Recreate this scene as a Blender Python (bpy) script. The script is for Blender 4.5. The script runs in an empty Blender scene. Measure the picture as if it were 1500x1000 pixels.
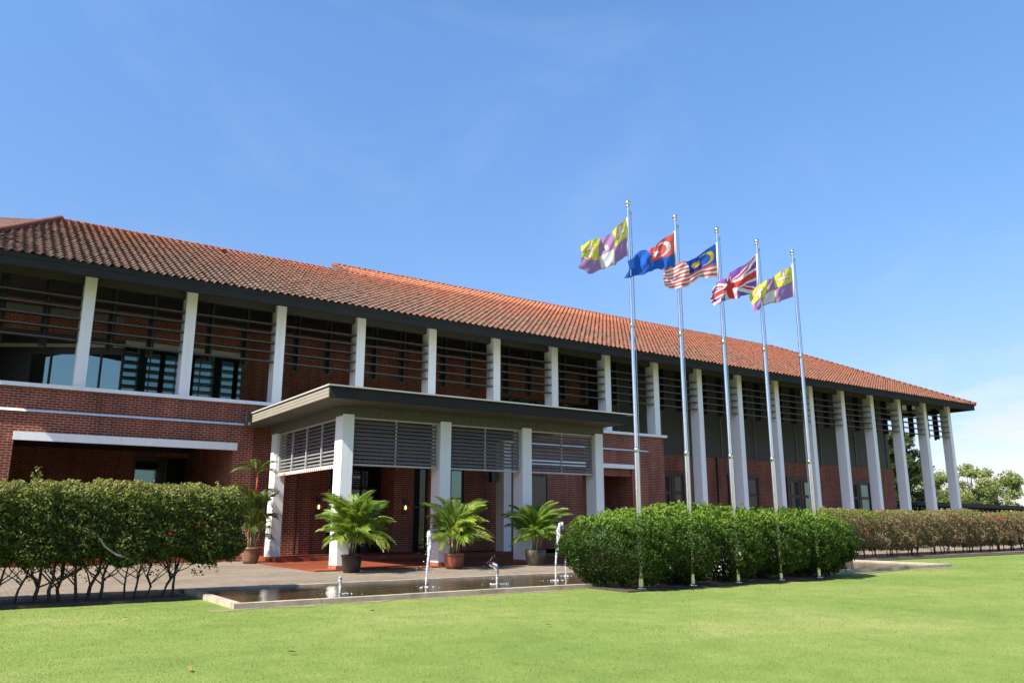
import bpy, math, random
import numpy as np
from mathutils import Vector, Matrix
R = math.radians
random.seed(7); RNG = np.random.default_rng(7)
S = bpy.context.scene
COL = S.collection

# ------------------------------------------------------------------ camera
cam_d = bpy.data.cameras.new('camera'); cam = bpy.data.objects.new('camera', cam_d); COL.objects.link(cam)
cam_d.sensor_width = 36.0; cam_d.lens = 27.93; cam_d.clip_start = 0.1; cam_d.clip_end = 3000
cam.location = (0, 0, 1.25); cam.rotation_euler = (R(90 + 12.787), R(0.0), R(-34.248))
S.camera = cam

# ------------------------------------------------------------------ light
SUN_DIR = Vector((0.93, 0.158, -1.0)).normalized()          # the way the light travels
sd = bpy.data.lights.new('sun', 'SUN'); sd.energy = 5.0; sd.angle = R(0.53); sd.color = (1.0, 0.93, 0.82)
sun = bpy.data.objects.new('sun', sd); COL.objects.link(sun); sun.location = (-20, -5, 30)
sun.rotation_euler = SUN_DIR.to_track_quat('-Z', 'Y').to_euler()
W = bpy.data.worlds.new('World'); S.world = W; W.use_nodes = True
nt = W.node_tree; nt.nodes.clear()
def N(tree, typ, **kw):
    n = tree.nodes.new(typ)
    for k, v in kw.items(): setattr(n, k, v)
    return n
sky = N(nt, 'ShaderNodeTexSky', sky_type='NISHITA', sun_disc=False)
to_sun = -SUN_DIR
sky.sun_elevation = math.asin(to_sun.z); sky.sun_rotation = math.atan2(to_sun.x, to_sun.y)
sky.air_density = 1.0; sky.dust_density = 0.6; sky.ozone_density = 2.2; sky.altitude = 0
tc = N(nt, 'ShaderNodeTexCoord')
mp = N(nt, 'ShaderNodeMapping'); mp.inputs['Scale'].default_value = (3.0, 3.0, 11.0)
no = N(nt, 'ShaderNodeTexNoise'); no.inputs['Scale'].default_value = 2.2; no.inputs['Detail'].default_value = 7; no.inputs['Roughness'].default_value = 0.6
rp = N(nt, 'ShaderNodeValToRGB'); rp.color_ramp.elements[0].position = 0.48; rp.color_ramp.elements[1].position = 0.62
sx = N(nt, 'ShaderNodeSeparateXYZ')
ms = N(nt, 'ShaderNodeMapRange'); ms.inputs['From Min'].default_value = 0.20; ms.inputs['From Max'].default_value = 0.06
ms.inputs['To Min'].default_value = 0.0; ms.inputs['To Max'].default_value = 0.8
mx_ = N(nt, 'ShaderNodeMapRange'); mx_.inputs['From Min'].default_value = 0.80; mx_.inputs['From Max'].default_value = 0.93
mx_.inputs['To Min'].default_value = 0.05; mx_.inputs['To Max'].default_value = 1.0
m1 = N(nt, 'ShaderNodeMath', operation='MULTIPLY'); m2 = N(nt, 'ShaderNodeMath', operation='MULTIPLY')
mix = N(nt, 'ShaderNodeMix', data_type='RGBA'); mix.inputs[7].default_value = (5.2, 5.0, 5.2, 1)
bg = N(nt, 'ShaderNodeBackground'); bg.inputs['Strength'].default_value = 0.092
wo = N(nt, 'ShaderNodeOutputWorld')
L = nt.links.new
L(tc.outputs['Generated'], mp.inputs['Vector']); L(mp.outputs[0], no.inputs['Vector']); L(no.outputs['Fac'], rp.inputs['Fac'])
L(tc.outputs['Generated'], sx.inputs[0]); L(sx.outputs['Z'], ms.inputs['Value']); L(sx.outputs['X'], mx_.inputs['Value'])
L(rp.outputs['Color'], m1.inputs[0]); L(ms.outputs[0], m1.inputs[1]); L(m1.outputs[0], m2.inputs[0]); L(mx_.outputs[0], m2.inputs[1])
hs = N(nt, 'ShaderNodeHueSaturation'); hs.inputs['Saturation'].default_value = 1.18
L(sky.outputs[0], hs.inputs['Color'])
hz = N(nt, 'ShaderNodeValToRGB'); el = hz.color_ramp.elements
el[0].position, el[0].color = 0.0, (0.82, 0.70, 0.80, 1); el[1].position, el[1].color = 0.95, (0.95, 0.95, 0.95, 1)
for p_, c_ in ((0.10, (0.88, 0.76, 0.86, 1)), (0.30, (1.13, 1.07, 1.11, 1)), (0.55, (1.46, 1.40, 1.42, 1)), (0.68, (1.30, 1.28, 1.28, 1))):
    e_ = el.new(p_); e_.color = c_
L(sx.outputs['Z'], hz.inputs['Fac'])
ht = N(nt, 'ShaderNodeMix', data_type='RGBA', blend_type='MULTIPLY'); ht.inputs[0].default_value = 1.0
L(hz.outputs['Color'], ht.inputs[7]); L(hs.outputs[0], ht.inputs[6])
L(m2.outputs[0], mix.inputs[0]); L(ht.outputs[2], mix.inputs[6]); L(mix.outputs[2], bg.inputs['Color']); L(bg.outputs[0], wo.inputs['Surface'])
mp2 = N(nt, 'ShaderNodeMapping'); mp2.inputs['Scale'].default_value = (2.2, 2.2, 3.0); mp2.inputs['Rotation'].default_value = (0.3, 0.5, 0.4)
nw = N(nt, 'ShaderNodeTexNoise'); nw.inputs['Scale'].default_value = 1.6; nw.inputs['Detail'].default_value = 8; nw.inputs['Roughness'].default_value = 0.62; nw.inputs['Distortion'].default_value = 0.8
rw = N(nt, 'ShaderNodeValToRGB'); rw.color_ramp.elements[0].position = 0.50; rw.color_ramp.elements[1].position = 0.80
rw.color_ramp.elements[1].color = (0.08, 0.08, 0.08, 1)
mw = N(nt, 'ShaderNodeMath', operation='MAXIMUM'); L(tc.outputs['Generated'], mp2.inputs[0]); L(mp2.outputs[0], nw.inputs['Vector']); L(nw.outputs['Fac'], rw.inputs['Fac'])
L(rw.outputs['Color'], mw.inputs[0]); L(m2.outputs[0], mw.inputs[1]); L(mw.outputs[0], mix.inputs[0])
S.view_settings.view_transform = 'Standard'; S.view_settings.look = 'None'
S.view_settings.exposure = 1.1; S.view_settings.gamma = 1.0; S.view_settings.use_curve_mapping = False
S.render.engine = 'CYCLES'; S.cycles.max_bounces = 6; S.cycles.diffuse_bounces = 1; S.cycles.glossy_bounces = 3
S.cycles.transmission_bounces = 3; S.cycles.transparent_max_bounces = 6; S.cycles.use_denoising = True
S.cycles.sample_clamp_indirect = 6

# ------------------------------------------------------------------ mesh helpers
class MB:
    """collects polygons with metre UVs (projected on the main axis) and builds ONE mesh object"""
    def __init__(self): self.v = []; self.f = []; self.uv = []; self.mi = []; self.sm = []
    def face(self, pts, uv=None, mi=0, smooth=False):
        i = len(self.v); self.v += [tuple(p) for p in pts]; self.f.append(tuple(range(i, i + len(pts))))
        if uv is None:
            a, b, c = Vector(pts[0]), Vector(pts[1]), Vector(pts[2]); n = (b - a).cross(c - a)
            ax = max(range(3), key=lambda k: abs(n[k]))
            uv = [(p[1], p[2]) if ax == 0 else (p[0], p[2]) if ax == 1 else (p[0], p[1]) for p in pts]
        self.uv += uv; self.mi.append(mi); self.sm.append(smooth)
    def box(self, x0, x1, y0, y1, z0, z1, mi=0):
        p = [(x, y, z) for z in (z0, z1) for y in (y0, y1) for x in (x0, x1)]
        for q in ((0, 1, 5, 4), (3, 2, 6, 7), (2, 0, 4, 6), (1, 3, 7, 5), (4, 5, 7, 6), (2, 3, 1, 0)):
            self.face([p[k] for k in q], mi=mi)
    def hexa(self, b, t, mi=0):
        """bottom quad b and top quad t, both counter-clockwise from above"""
        self.face(b[::-1], mi=mi); self.face(t, mi=mi)
        for k in range(4):
            j = (k + 1) % 4; self.face([b[k], b[j], t[j], t[k]], mi=mi)
    def tube(self, pts, rad, n=8, mi=0, cap=True, smooth=True):
        pts = [Vector(p) for p in pts]; rad = rad if hasattr(rad, '__len__') else [rad] * len(pts)
        rings = []; up = Vector((0, 0, 1))
        for k, p in enumerate(pts):
            d = (pts[min(k + 1, len(pts) - 1)] - pts[max(k - 1, 0)]).normalized()
            a = d.cross(up if abs(d.z) < 0.95 else Vector((1, 0, 0))).normalized(); b = d.cross(a)
            rings.append([p + (a * math.cos(2 * math.pi * q / n) + b * math.sin(2 * math.pi * q / n)) * rad[k] for q in range(n)])
        i0 = len(self.v); s = 0
        for k, r in enumerate(rings): self.v += [tuple(p) for p in r]
        for k in range(len(rings) - 1):
            for q in range(n):
                w = (q + 1) % n
                self.f.append((i0 + k * n + q, i0 + (k + 1) * n + q, i0 + (k + 1) * n + w, i0 + k * n + w))
                self.uv += [(q / n, k), (q / n, k + 1), ((q + 1) / n, k + 1), ((q + 1) / n, k)]; self.mi.append(mi); self.sm.append(smooth)
        if cap:
            for base, rev in ((0, False), ((len(rings) - 1) * n, True)):
                idx = [i0 + base + q for q in range(n)]; idx = idx[::-1] if rev else idx
                self.f.append(tuple(idx)); self.uv += [(0.5, 0.5)] * n; self.mi.append(mi); self.sm.append(False)
    def lathe(self, prof, c=(0, 0, 0), n=20, mi=0, smooth=True):
        i0 = len(self.v)
        for r, z in prof:
            for q in range(n):
                a = 2 * math.pi * q / n; self.v.append((c[0] + r * math.cos(a), c[1] + r * math.sin(a), c[2] + z))
        for k in range(len(prof) - 1):
            for q in range(n):
                w = (q + 1) % n
                self.f.append((i0 + k * n + q, i0 + k * n + w, i0 + (k + 1) * n + w, i0 + (k + 1) * n + q))
                self.uv += [(q / n, k), ((q + 1) / n, k), ((q + 1) / n, k + 1), (q / n, k + 1)]; self.mi.append(mi); self.sm.append(smooth)
    def build(self, name, mats, parent=None, bevel=0):
        me = bpy.data.meshes.new(name); me.from_pydata(self.v, [], self.f)
        u = me.uv_layers.new(name='UVMap'); u.data.foreach_set('uv', np.array(self.uv, dtype=np.float32).ravel())
        for m in (mats if isinstance(mats, (list, tuple)) else [mats]): me.materials.append(m)
        me.polygons.foreach_set('material_index', np.array(self.mi, dtype=np.int32)); me.polygons.foreach_set('use_smooth', np.array(self.sm, dtype=bool))
        me.update()
        return link(name, me, parent)

def link(name, me, parent=None):
    o = bpy.data.objects.new(name, me); COL.objects.link(o)
    if parent is not None: o.parent = parent
    return o
def np_mesh(name, V, F, UV, mats, parent=None, mi=None, smooth=False):
    """V (n,3), F (m,k) of equal k, UV (m*k,2)"""
    me = bpy.data.meshes.new(name); F = np.asarray(F, dtype=np.int32); k = F.shape[1]
    me.vertices.add(len(V)); me.vertices.foreach_set('co', np.asarray(V, dtype=np.float32).ravel())
    me.loops.add(F.size); me.loops.foreach_set('vertex_index', F.ravel())
    me.polygons.add(len(F)); me.polygons.foreach_set('loop_start', np.arange(0, F.size, k, dtype=np.int32))
    me.polygons.foreach_set('use_smooth', np.full(len(F), smooth))
    if mi is not None: me.polygons.foreach_set('material_index', np.asarray(mi, dtype=np.int32))
    u = me.uv_layers.new(name='UVMap'); u.data.foreach_set('uv', np.asarray(UV, dtype=np.float32).ravel())
    for m in (mats if isinstance(mats, (list, tuple)) else [mats]): me.materials.append(m)
    me.update(calc_edges=True); me.validate()
    return link(name, me, parent)
def tag(o, label=None, cat=None, group=None, kind=None):
    if label: o['label'] = label
    if cat: o['category'] = cat
    if group: o['group'] = group
    if kind: o['kind'] = kind
    return o
def empty(name, loc, label=None, cat=None, group=None, rz=0.0):
    o = bpy.data.objects.new(name, None); COL.objects.link(o); o.location = loc; o.rotation_euler.z = rz; o.empty_display_size = 0.2
    return tag(o, label, cat, group)
def copy_part(o, parent, loc=None):
    c = o.copy(); COL.objects.link(c); c.parent = parent
    if loc is not None: c.location = loc
    return c

# ------------------------------------------------------------------ materials
def mat(name):
    m = bpy.data.materials.new(name); m.use_nodes = True; t = m.node_tree
    b = t.nodes['Principled BSDF']; return m, t, b
def noise(t, scale, detail=4, coord='Object', rough=0.55, vec=None):
    n = N(t, 'ShaderNodeTexNoise'); n.inputs['Scale'].default_value = scale; n.inputs['Detail'].default_value = detail; n.inputs['Roughness'].default_value = rough
    if vec is None:
        c = N(t, 'ShaderNodeTexCoord'); vec = c.outputs[coord]
    t.links.new(vec, n.inputs['Vector']); return n
def ramp(t, fac, stops):
    r = N(t, 'ShaderNodeValToRGB'); e = r.color_ramp.elements
    e[0].position, e[0].color = stops[0][0], (*stops[0][1], 1); e[1].position, e[1].color = stops[-1][0], (*stops[-1][1], 1)
    for p, c in stops[1:-1]:
        q = e.new(p); q.color = (*c, 1)
    t.links.new(fac, r.inputs['Fac']); return r
def bump(t, b, h, strength=0.3, dist=0.02):
    n = N(t, 'ShaderNodeBump'); n.inputs['Strength'].default_value = strength; n.inputs['Distance'].default_value = dist
    t.links.new(h, n.inputs['Height']); t.links.new(n.outputs[0], b.inputs['Normal'])
def mixc(t, fac, a, b, mode='MIX'):
    m = N(t, 'ShaderNodeMix', data_type='RGBA', blend_type=mode)
    for s, v in ((0, fac), (6, a), (7, b)):
        if hasattr(v, 'links') or hasattr(v, 'is_linked'): t.links.new(v, m.inputs[s])
        else: m.inputs[s].default_value = v if s == 0 else (*v, 1)
    return m.outputs[2]
def plain(name, col, rough=0.6, metal=0.0, var=0.12, scale=3.0, spec=0.5, bumps=0.0, bscale=40):
    m, t, b = mat(name)
    n = noise(t, scale, 5); a = tuple(c * (1 - var) for c in col); c2 = tuple(min(1, c * (1 + var)) for c in col)
    r = ramp(t, n.outputs['Fac'], [(0.3, a), (0.7, c2)]); t.links.new(r.outputs[0], b.inputs['Base Color'])
    b.inputs['Roughness'].default_value = rough; b.inputs['Metallic'].default_value = metal; b.inputs['Specular IOR Level'].default_value = spec
    if bumps: bump(t, b, noise(t, bscale, 3).outputs['Fac'], bumps, 0.01)
    return m
def brick_mat(name, c1, c2, mortar, w=0.225, h=0.075, ms=0.011, rough=0.85):
    m, t, b = mat(name)
    uv = N(t, 'ShaderNodeTexCoord').outputs['UV']
    br = N(t, 'ShaderNodeTexBrick'); br.offset = 0.5
    br.inputs['Scale'].default_value = 1.0; br.inputs['Brick Width'].default_value = w; br.inputs['Row Height'].default_value = h
    br.inputs['Mortar Size'].default_value = ms * 0.75; br.inputs['Mortar Smooth'].default_value = 0.25; br.inputs['Bias'].default_value = -0.1
    br.inputs['Color1'].default_value = (*c1, 1); br.inputs['Color2'].default_value = (*c2, 1); br.inputs['Mortar'].default_value = (*mortar, 1)
    t.links.new(uv, br.inputs['Vector'])
    big = noise(t, 0.7, 5, vec=uv); sm = noise(t, 26, 4, vec=uv)
    v1 = ramp(t, big.outputs['Fac'], [(0.3, (0.72, 0.72, 0.74)), (0.7, (1.12, 1.08, 1.05))])
    v2 = ramp(t, sm.outputs['Fac'], [(0.25, (0.78, 0.78, 0.78)), (0.75, (1.15, 1.15, 1.15))])
    mv = N(t, 'ShaderNodeMapping'); mv.inputs['Scale'].default_value = (2.4, 0.22, 1); t.links.new(uv, mv.inputs[0])
    v3 = ramp(t, noise(t, 1.0, 6, vec=mv.outputs[0], rough=0.65).outputs['Fac'], [(0.36, (0.70, 0.69, 0.68)), (0.55, (1.0, 1.0, 1.0)), (0.78, (1.14, 1.16, 1.2))])
    c = mixc(t, 1.0, br.outputs['Color'], v1.outputs[0], 'MULTIPLY'); c = mixc(t, 1.0, c, v2.outputs[0], 'MULTIPLY'); c = mixc(t, 1.0, c, v3.outputs[0], 'MULTIPLY')
    t.links.new(c, b.inputs['Base Color']); b.inputs['Roughness'].default_value = rough; b.inputs['Specular IOR Level'].default_value = 0.25
    inv = N(t, 'ShaderNodeMath', operation='SUBTRACT'); inv.inputs[0].default_value = 1.0; t.links.new(br.outputs['Fac'], inv.inputs[1])
    bump(t, b, inv.outputs[0], 0.5, 0.008)
    return m
M = {}
M['brick'] = brick_mat('red_brick', (0.265, 0.052, 0.023), (0.155, 0.029, 0.014), (0.47, 0.34, 0.27))
M['white'] = plain('white_paint', (0.80, 0.80, 0.79), 0.55, var=0.03, scale=1.3, bumps=0.08, bscale=60)
def paint_mat():
    m, t, b = mat('white_column_paint'); c = N(t, 'ShaderNodeTexCoord'); g = N(t, 'ShaderNodeNewGeometry')
    mv = N(t, 'ShaderNodeMapping'); mv.inputs['Scale'].default_value = (9, 9, 0.55); t.links.new(g.outputs['Position'], mv.inputs[0])
    n = noise(t, 1.0, 6, vec=mv.outputs[0], rough=0.65); r = ramp(t, n.outputs['Fac'], [(0.27, (0.73, 0.725, 0.70)), (0.42, (0.82, 0.82, 0.815)), (0.7, (0.86, 0.86, 0.86))])
    n2 = noise(t, 0.8, 5, vec=g.outputs['Position']); r2 = ramp(t, n2.outputs['Fac'], [(0.3, (0.96, 0.96, 0.955)), (0.65, (1.0, 1.0, 1.0))])
    t.links.new(mixc(t, 1.0, r.outputs[0], r2.outputs[0], 'MULTIPLY'), b.inputs['Base Color']); b.inputs['Roughness'].default_value = 0.6; bump(t, b, noise(t, 50, 3, vec=g.outputs['Position']).outputs['Fac'], 0.08, 0.01); return m
M['white'] = paint_mat()
M['offwhite'] = plain('white_trim', (0.78, 0.78, 0.78), 0.5, var=0.05, scale=4)
M['fascia'] = plain('dark_grey_fascia', (0.026, 0.0255, 0.0245), 0.75, spec=0.2, var=0.12, scale=1.5)
M['soffit'] = plain('olive_soffit', (0.085, 0.078, 0.062), 0.7, var=0.12, scale=1.0)
M['dsoffit'] = plain('dark_eave_soffit', (0.045, 0.043, 0.038), 0.7, var=0.15, scale=1.0)
M['cream'] = plain('cream_metal_edge', (0.27, 0.245, 0.19), 0.5, var=0.05, scale=2)
M['clad'] = None
M['blade'] = plain('brown_louvre_blade', (0.060, 0.045, 0.036), 0.5, var=0.25, scale=6)
M['bracket'] = plain('black_bracket', (0.020, 0.020, 0.021), 0.6)
M['slat'] = plain('grey_slat', (0.16, 0.17, 0.18), 0.5, var=0.08, scale=5)
M['frame'] = plain('pale_grey_frame', (0.42, 0.42, 0.40), 0.5, var=0.06)
M['terracotta'] = brick_mat('terracotta_paver', (0.27, 0.068, 0.030), (0.22, 0.055, 0.026), (0.14, 0.05, 0.03), 0.2, 0.2, 0.008, 0.6)
M['door'] = plain('dark_red_door', (0.060, 0.020, 0.016), 0.45, var=0.15)
M['black'] = plain('black_frame', (0.012, 0.012, 0.013), 0.4)
M['soil'] = plain('dark_soil', (0.050, 0.037, 0.026), 0.95, var=0.4, scale=9, bumps=0.6, bscale=25)
M['steel'] = plain('polished_steel', (0.70, 0.70, 0.69), 0.2, metal=1.0, var=0.05, scale=9)
M['plinth'] = plain('terracotta_plinth', (0.33, 0.10, 0.05), 0.7, var=0.2, scale=8)
M['rust'] = None

def clad_mat():
    m, t, b = mat('grey_cladding'); uv = N(t, 'ShaderNodeTexCoord').outputs['UV']
    w = N(t, 'ShaderNodeTexWave', wave_type='BANDS', bands_direction='Y', wave_profile='SAW'); w.inputs['Scale'].default_value = 0.314 / 0.12 / 2 * 1.0
    t.links.new(uv, w.inputs['Vector'])
    r = ramp(t, w.outputs['Fac'], [(0.0, (0.018, 0.018, 0.019)), (0.12, (0.040, 0.041, 0.042)), (1.0, (0.046, 0.047, 0.048))])
    t.links.new(r.outputs[0], b.inputs['Base Color']); b.inputs['Roughness'].default_value = 0.55; bump(t, b, w.outputs['Fac'], 0.4, 0.02); return m
M['clad'] = clad_mat()
def rust_mat():
    m, t, b = mat('stained_beam'); n = noise(t, 3.0, 6); c = N(t, 'ShaderNodeTexCoord'); mpn = N(t, 'ShaderNodeMapping'); mpn.inputs['Scale'].default_value = (6, 6, 1.2)
    t.links.new(c.outputs['Object'], mpn.inputs[0]); n2 = noise(t, 1.6, 6, vec=mpn.outputs[0])
    r = ramp(t, n2.outputs['Fac'], [(0.35, (0.105, 0.105, 0.09)), (0.6, (0.09, 0.082, 0.062)), (0.75, (0.08, 0.05, 0.022))])
    t.links.new(r.outputs[0], b.inputs['Base Color']); b.inputs['Roughness'].default_value = 0.7; return m
M['rust'] = rust_mat()
def glass_mat(name, tint, dark, mixv):
    m, t, b = mat(name); t.nodes.remove(b)
    g = N(t, 'ShaderNodeBsdfGlossy'); g.inputs['Color'].default_value = (*tint, 1); g.inputs['Roughness'].default_value = 0.02
    d = N(t, 'ShaderNodeBsdfDiffuse'); d.inputs['Color'].default_value = (*dark, 1)
    x = N(t, 'ShaderNodeMixShader'); x.inputs[0].default_value = mixv
    n = noise(t, 0.8, 2); bp = N(t, 'ShaderNodeBump'); bp.inputs['Strength'].default_value = 0.03; bp.inputs['Distance'].default_value = 0.05
    t.links.new(n.outputs['Fac'], bp.inputs['Height']); t.links.new(bp.outputs[0], g.inputs['Normal'])
    t.links.new(d.outputs[0], x.inputs[1]); t.links.new(g.outputs[0], x.inputs[2]); t.links.new(x.outputs[0], t.nodes['Material Output'].inputs['Surface']); return m
M['glass'] = glass_mat('teal_glass', (0.36, 0.58, 0.56), (0.012, 0.022, 0.022), 0.34)
M['dglass'] = glass_mat('dark_glass', (0.5, 0.55, 0.55), (0.008, 0.009, 0.009), 0.10)
def roof_mat():
    m, t, b = mat('clay_roof_tiles'); uv = N(t, 'ShaderNodeTexCoord').outputs['UV']
    fl = N(t, 'ShaderNodeVectorMath', operation='FLOOR'); t.links.new(uv, fl.inputs[0])
    wn = N(t, 'ShaderNodeTexWhiteNoise', noise_dimensions='2D'); t.links.new(fl.outputs[0], wn.inputs['Vector'])
    sp = N(t, 'ShaderNodeSeparateXYZ'); t.links.new(uv, sp.inputs[0])
    base = ramp(t, wn.outputs['Value'], [(0.0, (0.165, 0.060, 0.036)), (0.45, (0.195, 0.070, 0.041)), (0.8, (0.225, 0.084, 0.050)), (1.0, (0.19, 0.078, 0.050))])
    # weathered grey-brown lichen, thicker low on the slope and on the older left part
    mpn = N(t, 'ShaderNodeMapping'); mpn.inputs['Scale'].default_value = (0.10, 0.16, 1); t.links.new(uv, mpn.inputs[0])
    n = noise(t, 1.0, 6, vec=mpn.outputs[0], rough=0.65)
    gx = N(t, 'ShaderNodeMapRange'); gx.inputs['From Min'].default_value = -10; gx.inputs['From Max'].default_value = 130; gx.inputs['To Min'].default_value = 0.72; gx.inputs['To Max'].default_value = -0.02
    t.links.new(sp.outputs['X'], gx.inputs['Value'])
    gy = N(t, 'ShaderNodeMapRange'); gy.inputs['From Min'].default_value = 8; gy.inputs['From Max'].default_value = 28; gy.inputs['To Min'].default_value = 0.32; gy.inputs['To Max'].default_value = -0.42
    t.links.new(sp.outputs['Y'], gy.inputs['Value'])
    a1 = N(t, 'ShaderNodeMath', operation='ADD'); t.links.new(gx.outputs[0], a1.inputs[0]); t.links.new(gy.outputs[0], a1.inputs[1])
    nn = N(t, 'ShaderNodeMath', operation='MULTIPLY_ADD'); nn.inputs[1].default_value = 1.5; nn.inputs[2].default_value = -0.72
    t.links.new(n.outputs['Fac'], nn.inputs[0])
    a2 = N(t, 'ShaderNodeMath', operation='ADD', use_clamp=True); t.links.new(a1.outputs[0], a2.inputs[0]); t.links.new(nn.outputs[0], a2.inputs[1])
    lim = N(t, 'ShaderNodeMath', operation='MINIMUM'); lim.inputs[1].default_value = 0.82; t.links.new(a2.outputs[0], lim.inputs[0])
    grime = ramp(t, wn.outputs['Value'], [(0.0, (0.082, 0.060, 0.046)), (1.0, (0.128, 0.094, 0.071))])
    c = mixc(t, lim.outputs[0], base.outputs[0], grime.outputs[0])
    # newer, cleaner tiles along the raised ridge
    r1 = N(t, 'ShaderNodeMapRange'); r1.inputs['From Min'].default_value = 23.5; r1.inputs['From Max'].default_value = 26.5; t.links.new(sp.outputs['Y'], r1.inputs['Value'])
    r2 = N(t, 'ShaderNodeMapRange'); r2.inputs['From Min'].default_value = 150; r2.inputs['From Max'].default_value = 80; t.links.new(sp.outputs['X'], r2.inputs['Value'])
    r3 = N(t, 'ShaderNodeMath', operation='MULTIPLY'); t.links.new(r1.outputs[0], r3.inputs[0]); t.links.new(r2.outputs[0], r3.inputs[1])
    c = mixc(t, r3.outputs[0], c, (0.40, 0.145, 0.075))
    fine = noise(t, 9, 5, vec=uv); v = ramp(t, fine.outputs['Fac'], [(0.3, (0.80, 0.80, 0.80)), (0.7, (1.15, 1.15, 1.15))])
    c = mixc(t, 1.0, c, v.outputs[0], 'MULTIPLY')
    t.links.new(c, b.inputs['Base Color']); b.inputs['Roughness'].default_value = 0.8; b.inputs['Specular IOR Level'].default_value = 0.2; return m
M['roof'] = roof_mat()
def leaf_mat(name, stops, trans=0.35, gloss=0.06):
    m, t, b = mat(name); t.nodes.remove(b); uv = N(t, 'ShaderNodeTexCoord').outputs['UV']
    sp = N(t, 'ShaderNodeSeparateXYZ'); t.links.new(uv, sp.inputs[0]); r = ramp(t, sp.outputs['X'], stops)
    d = N(t, 'ShaderNodeBsdfDiffuse'); tr = N(t, 'ShaderNodeBsdfTranslucent'); g = N(t, 'ShaderNodeBsdfGlossy'); g.inputs['Roughness'].default_value = 0.45
    g.inputs['Color'].default_value = (0.5, 0.55, 0.42, 1)
    x = N(t, 'ShaderNodeMixShader'); x.inputs[0].default_value = trans; y = N(t, 'ShaderNodeMixShader'); y.inputs[0].default_value = gloss
    t.links.new(r.outputs[0], d.inputs['Color'])
    ty = mixc(t, 0.5, r.outputs[0], (0.35, 0.45, 0.03)); t.links.new(ty, tr.inputs['Color'])
    t.links.new(d.outputs[0], x.inputs[1]); t.links.new(tr.outputs[0], x.inputs[2]); t.links.new(x.outputs[0], y.inputs[1]); t.links.new(g.outputs[0], y.inputs[2])
    t.links.new(y.outputs[0], t.nodes['Material Output'].inputs['Surface']); return m
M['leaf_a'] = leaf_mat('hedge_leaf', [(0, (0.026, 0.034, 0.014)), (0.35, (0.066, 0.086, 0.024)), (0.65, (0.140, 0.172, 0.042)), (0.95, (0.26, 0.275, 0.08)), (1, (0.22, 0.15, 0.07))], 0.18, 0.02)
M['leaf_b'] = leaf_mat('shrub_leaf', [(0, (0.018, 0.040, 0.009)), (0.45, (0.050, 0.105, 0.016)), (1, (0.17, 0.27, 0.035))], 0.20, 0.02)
M['leaf_c'] = leaf_mat('dry_hedge_leaf', [(0, (0.11, 0.075, 0.045)), (0.35, (0.20, 0.135, 0.085)), (0.6, (0.26, 0.18, 0.11)), (0.78, (0.13, 0.14, 0.04)), (1, (0.15, 0.19, 0.04))], 0.25, 0.03)
M['palm'] = leaf_mat('palm_leaf', [(0, (0.045, 0.110, 0.018)), (0.5, (0.11, 0.20, 0.030)), (0.8, (0.23, 0.32, 0.045)), (1, (0.38, 0.40, 0.07))], 0.35, 0.05)
M['palm_dark'] = leaf_mat('dark_palm_leaf', [(0, (0.020, 0.045, 0.012)), (0.7, (0.05, 0.085, 0.02)), (1, (0.10, 0.15, 0.03))], 0.25, 0.05)
M['tree_a'] = leaf_mat('pale_tree_leaf', [(0, (0.09, 0.125, 0.035)), (0.5, (0.17, 0.21, 0.07)), (0.8, (0.28, 0.30, 0.13)), (1, (0.42, 0.42, 0.22))], 0.3, 0.03)
M['tree_b'] = leaf_mat('dark_tree_leaf', [(0, (0.018, 0.028, 0.010)), (0.7, (0.045, 0.060, 0.02)), (1, (0.09, 0.085, 0.03))], 0.2, 0.05)
M['tree_c'] = leaf_mat('mid_tree_leaf', [(0, (0.05, 0.075, 0.02)), (0.7, (0.10, 0.13, 0.035)), (1, (0.16, 0.18, 0.06))], 0.3, 0.04)
M['flower'] = leaf_mat('red_petal', [(0, (0.55, 0.015, 0.03)), (1, (0.70, 0.03, 0.06))], 0.3, 0.02)
M['bark'] = plain('bark', (0.055, 0.040, 0.030), 0.95, var=0.35, scale=14, bumps=0.5, bscale=30)
M['palebark'] = plain('pale_bark', (0.34, 0.29, 0.22), 0.9, var=0.2, scale=14)
M['redstem'] = plain('red_palm_sheath', (0.50, 0.035, 0.012), 0.5, var=0.2, scale=8)
M['cane'] = plain('palm_cane', (0.20, 0.17, 0.08), 0.7, var=0.3, scale=12)
M['water'] = None
def water_mat():
    m, t, b = mat('pond_water')
    n0 = noise(t, 1.1, 5); r = ramp(t, n0.outputs['Fac'], [(0.3, (0.035, 0.026, 0.012)), (0.55, (0.060, 0.042, 0.018)), (0.75, (0.05, 0.05, 0.018))])
    t.links.new(r.outputs[0], b.inputs['Base Color']); b.inputs['Roughness'].default_value = 0.04; b.inputs['IOR'].default_value = 1.33
    n = noise(t, 3.2, 5, rough=0.6); bump(t, b, n.outputs['Fac'], 0.28, 0.05); return m
M['water'] = water_mat()
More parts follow.
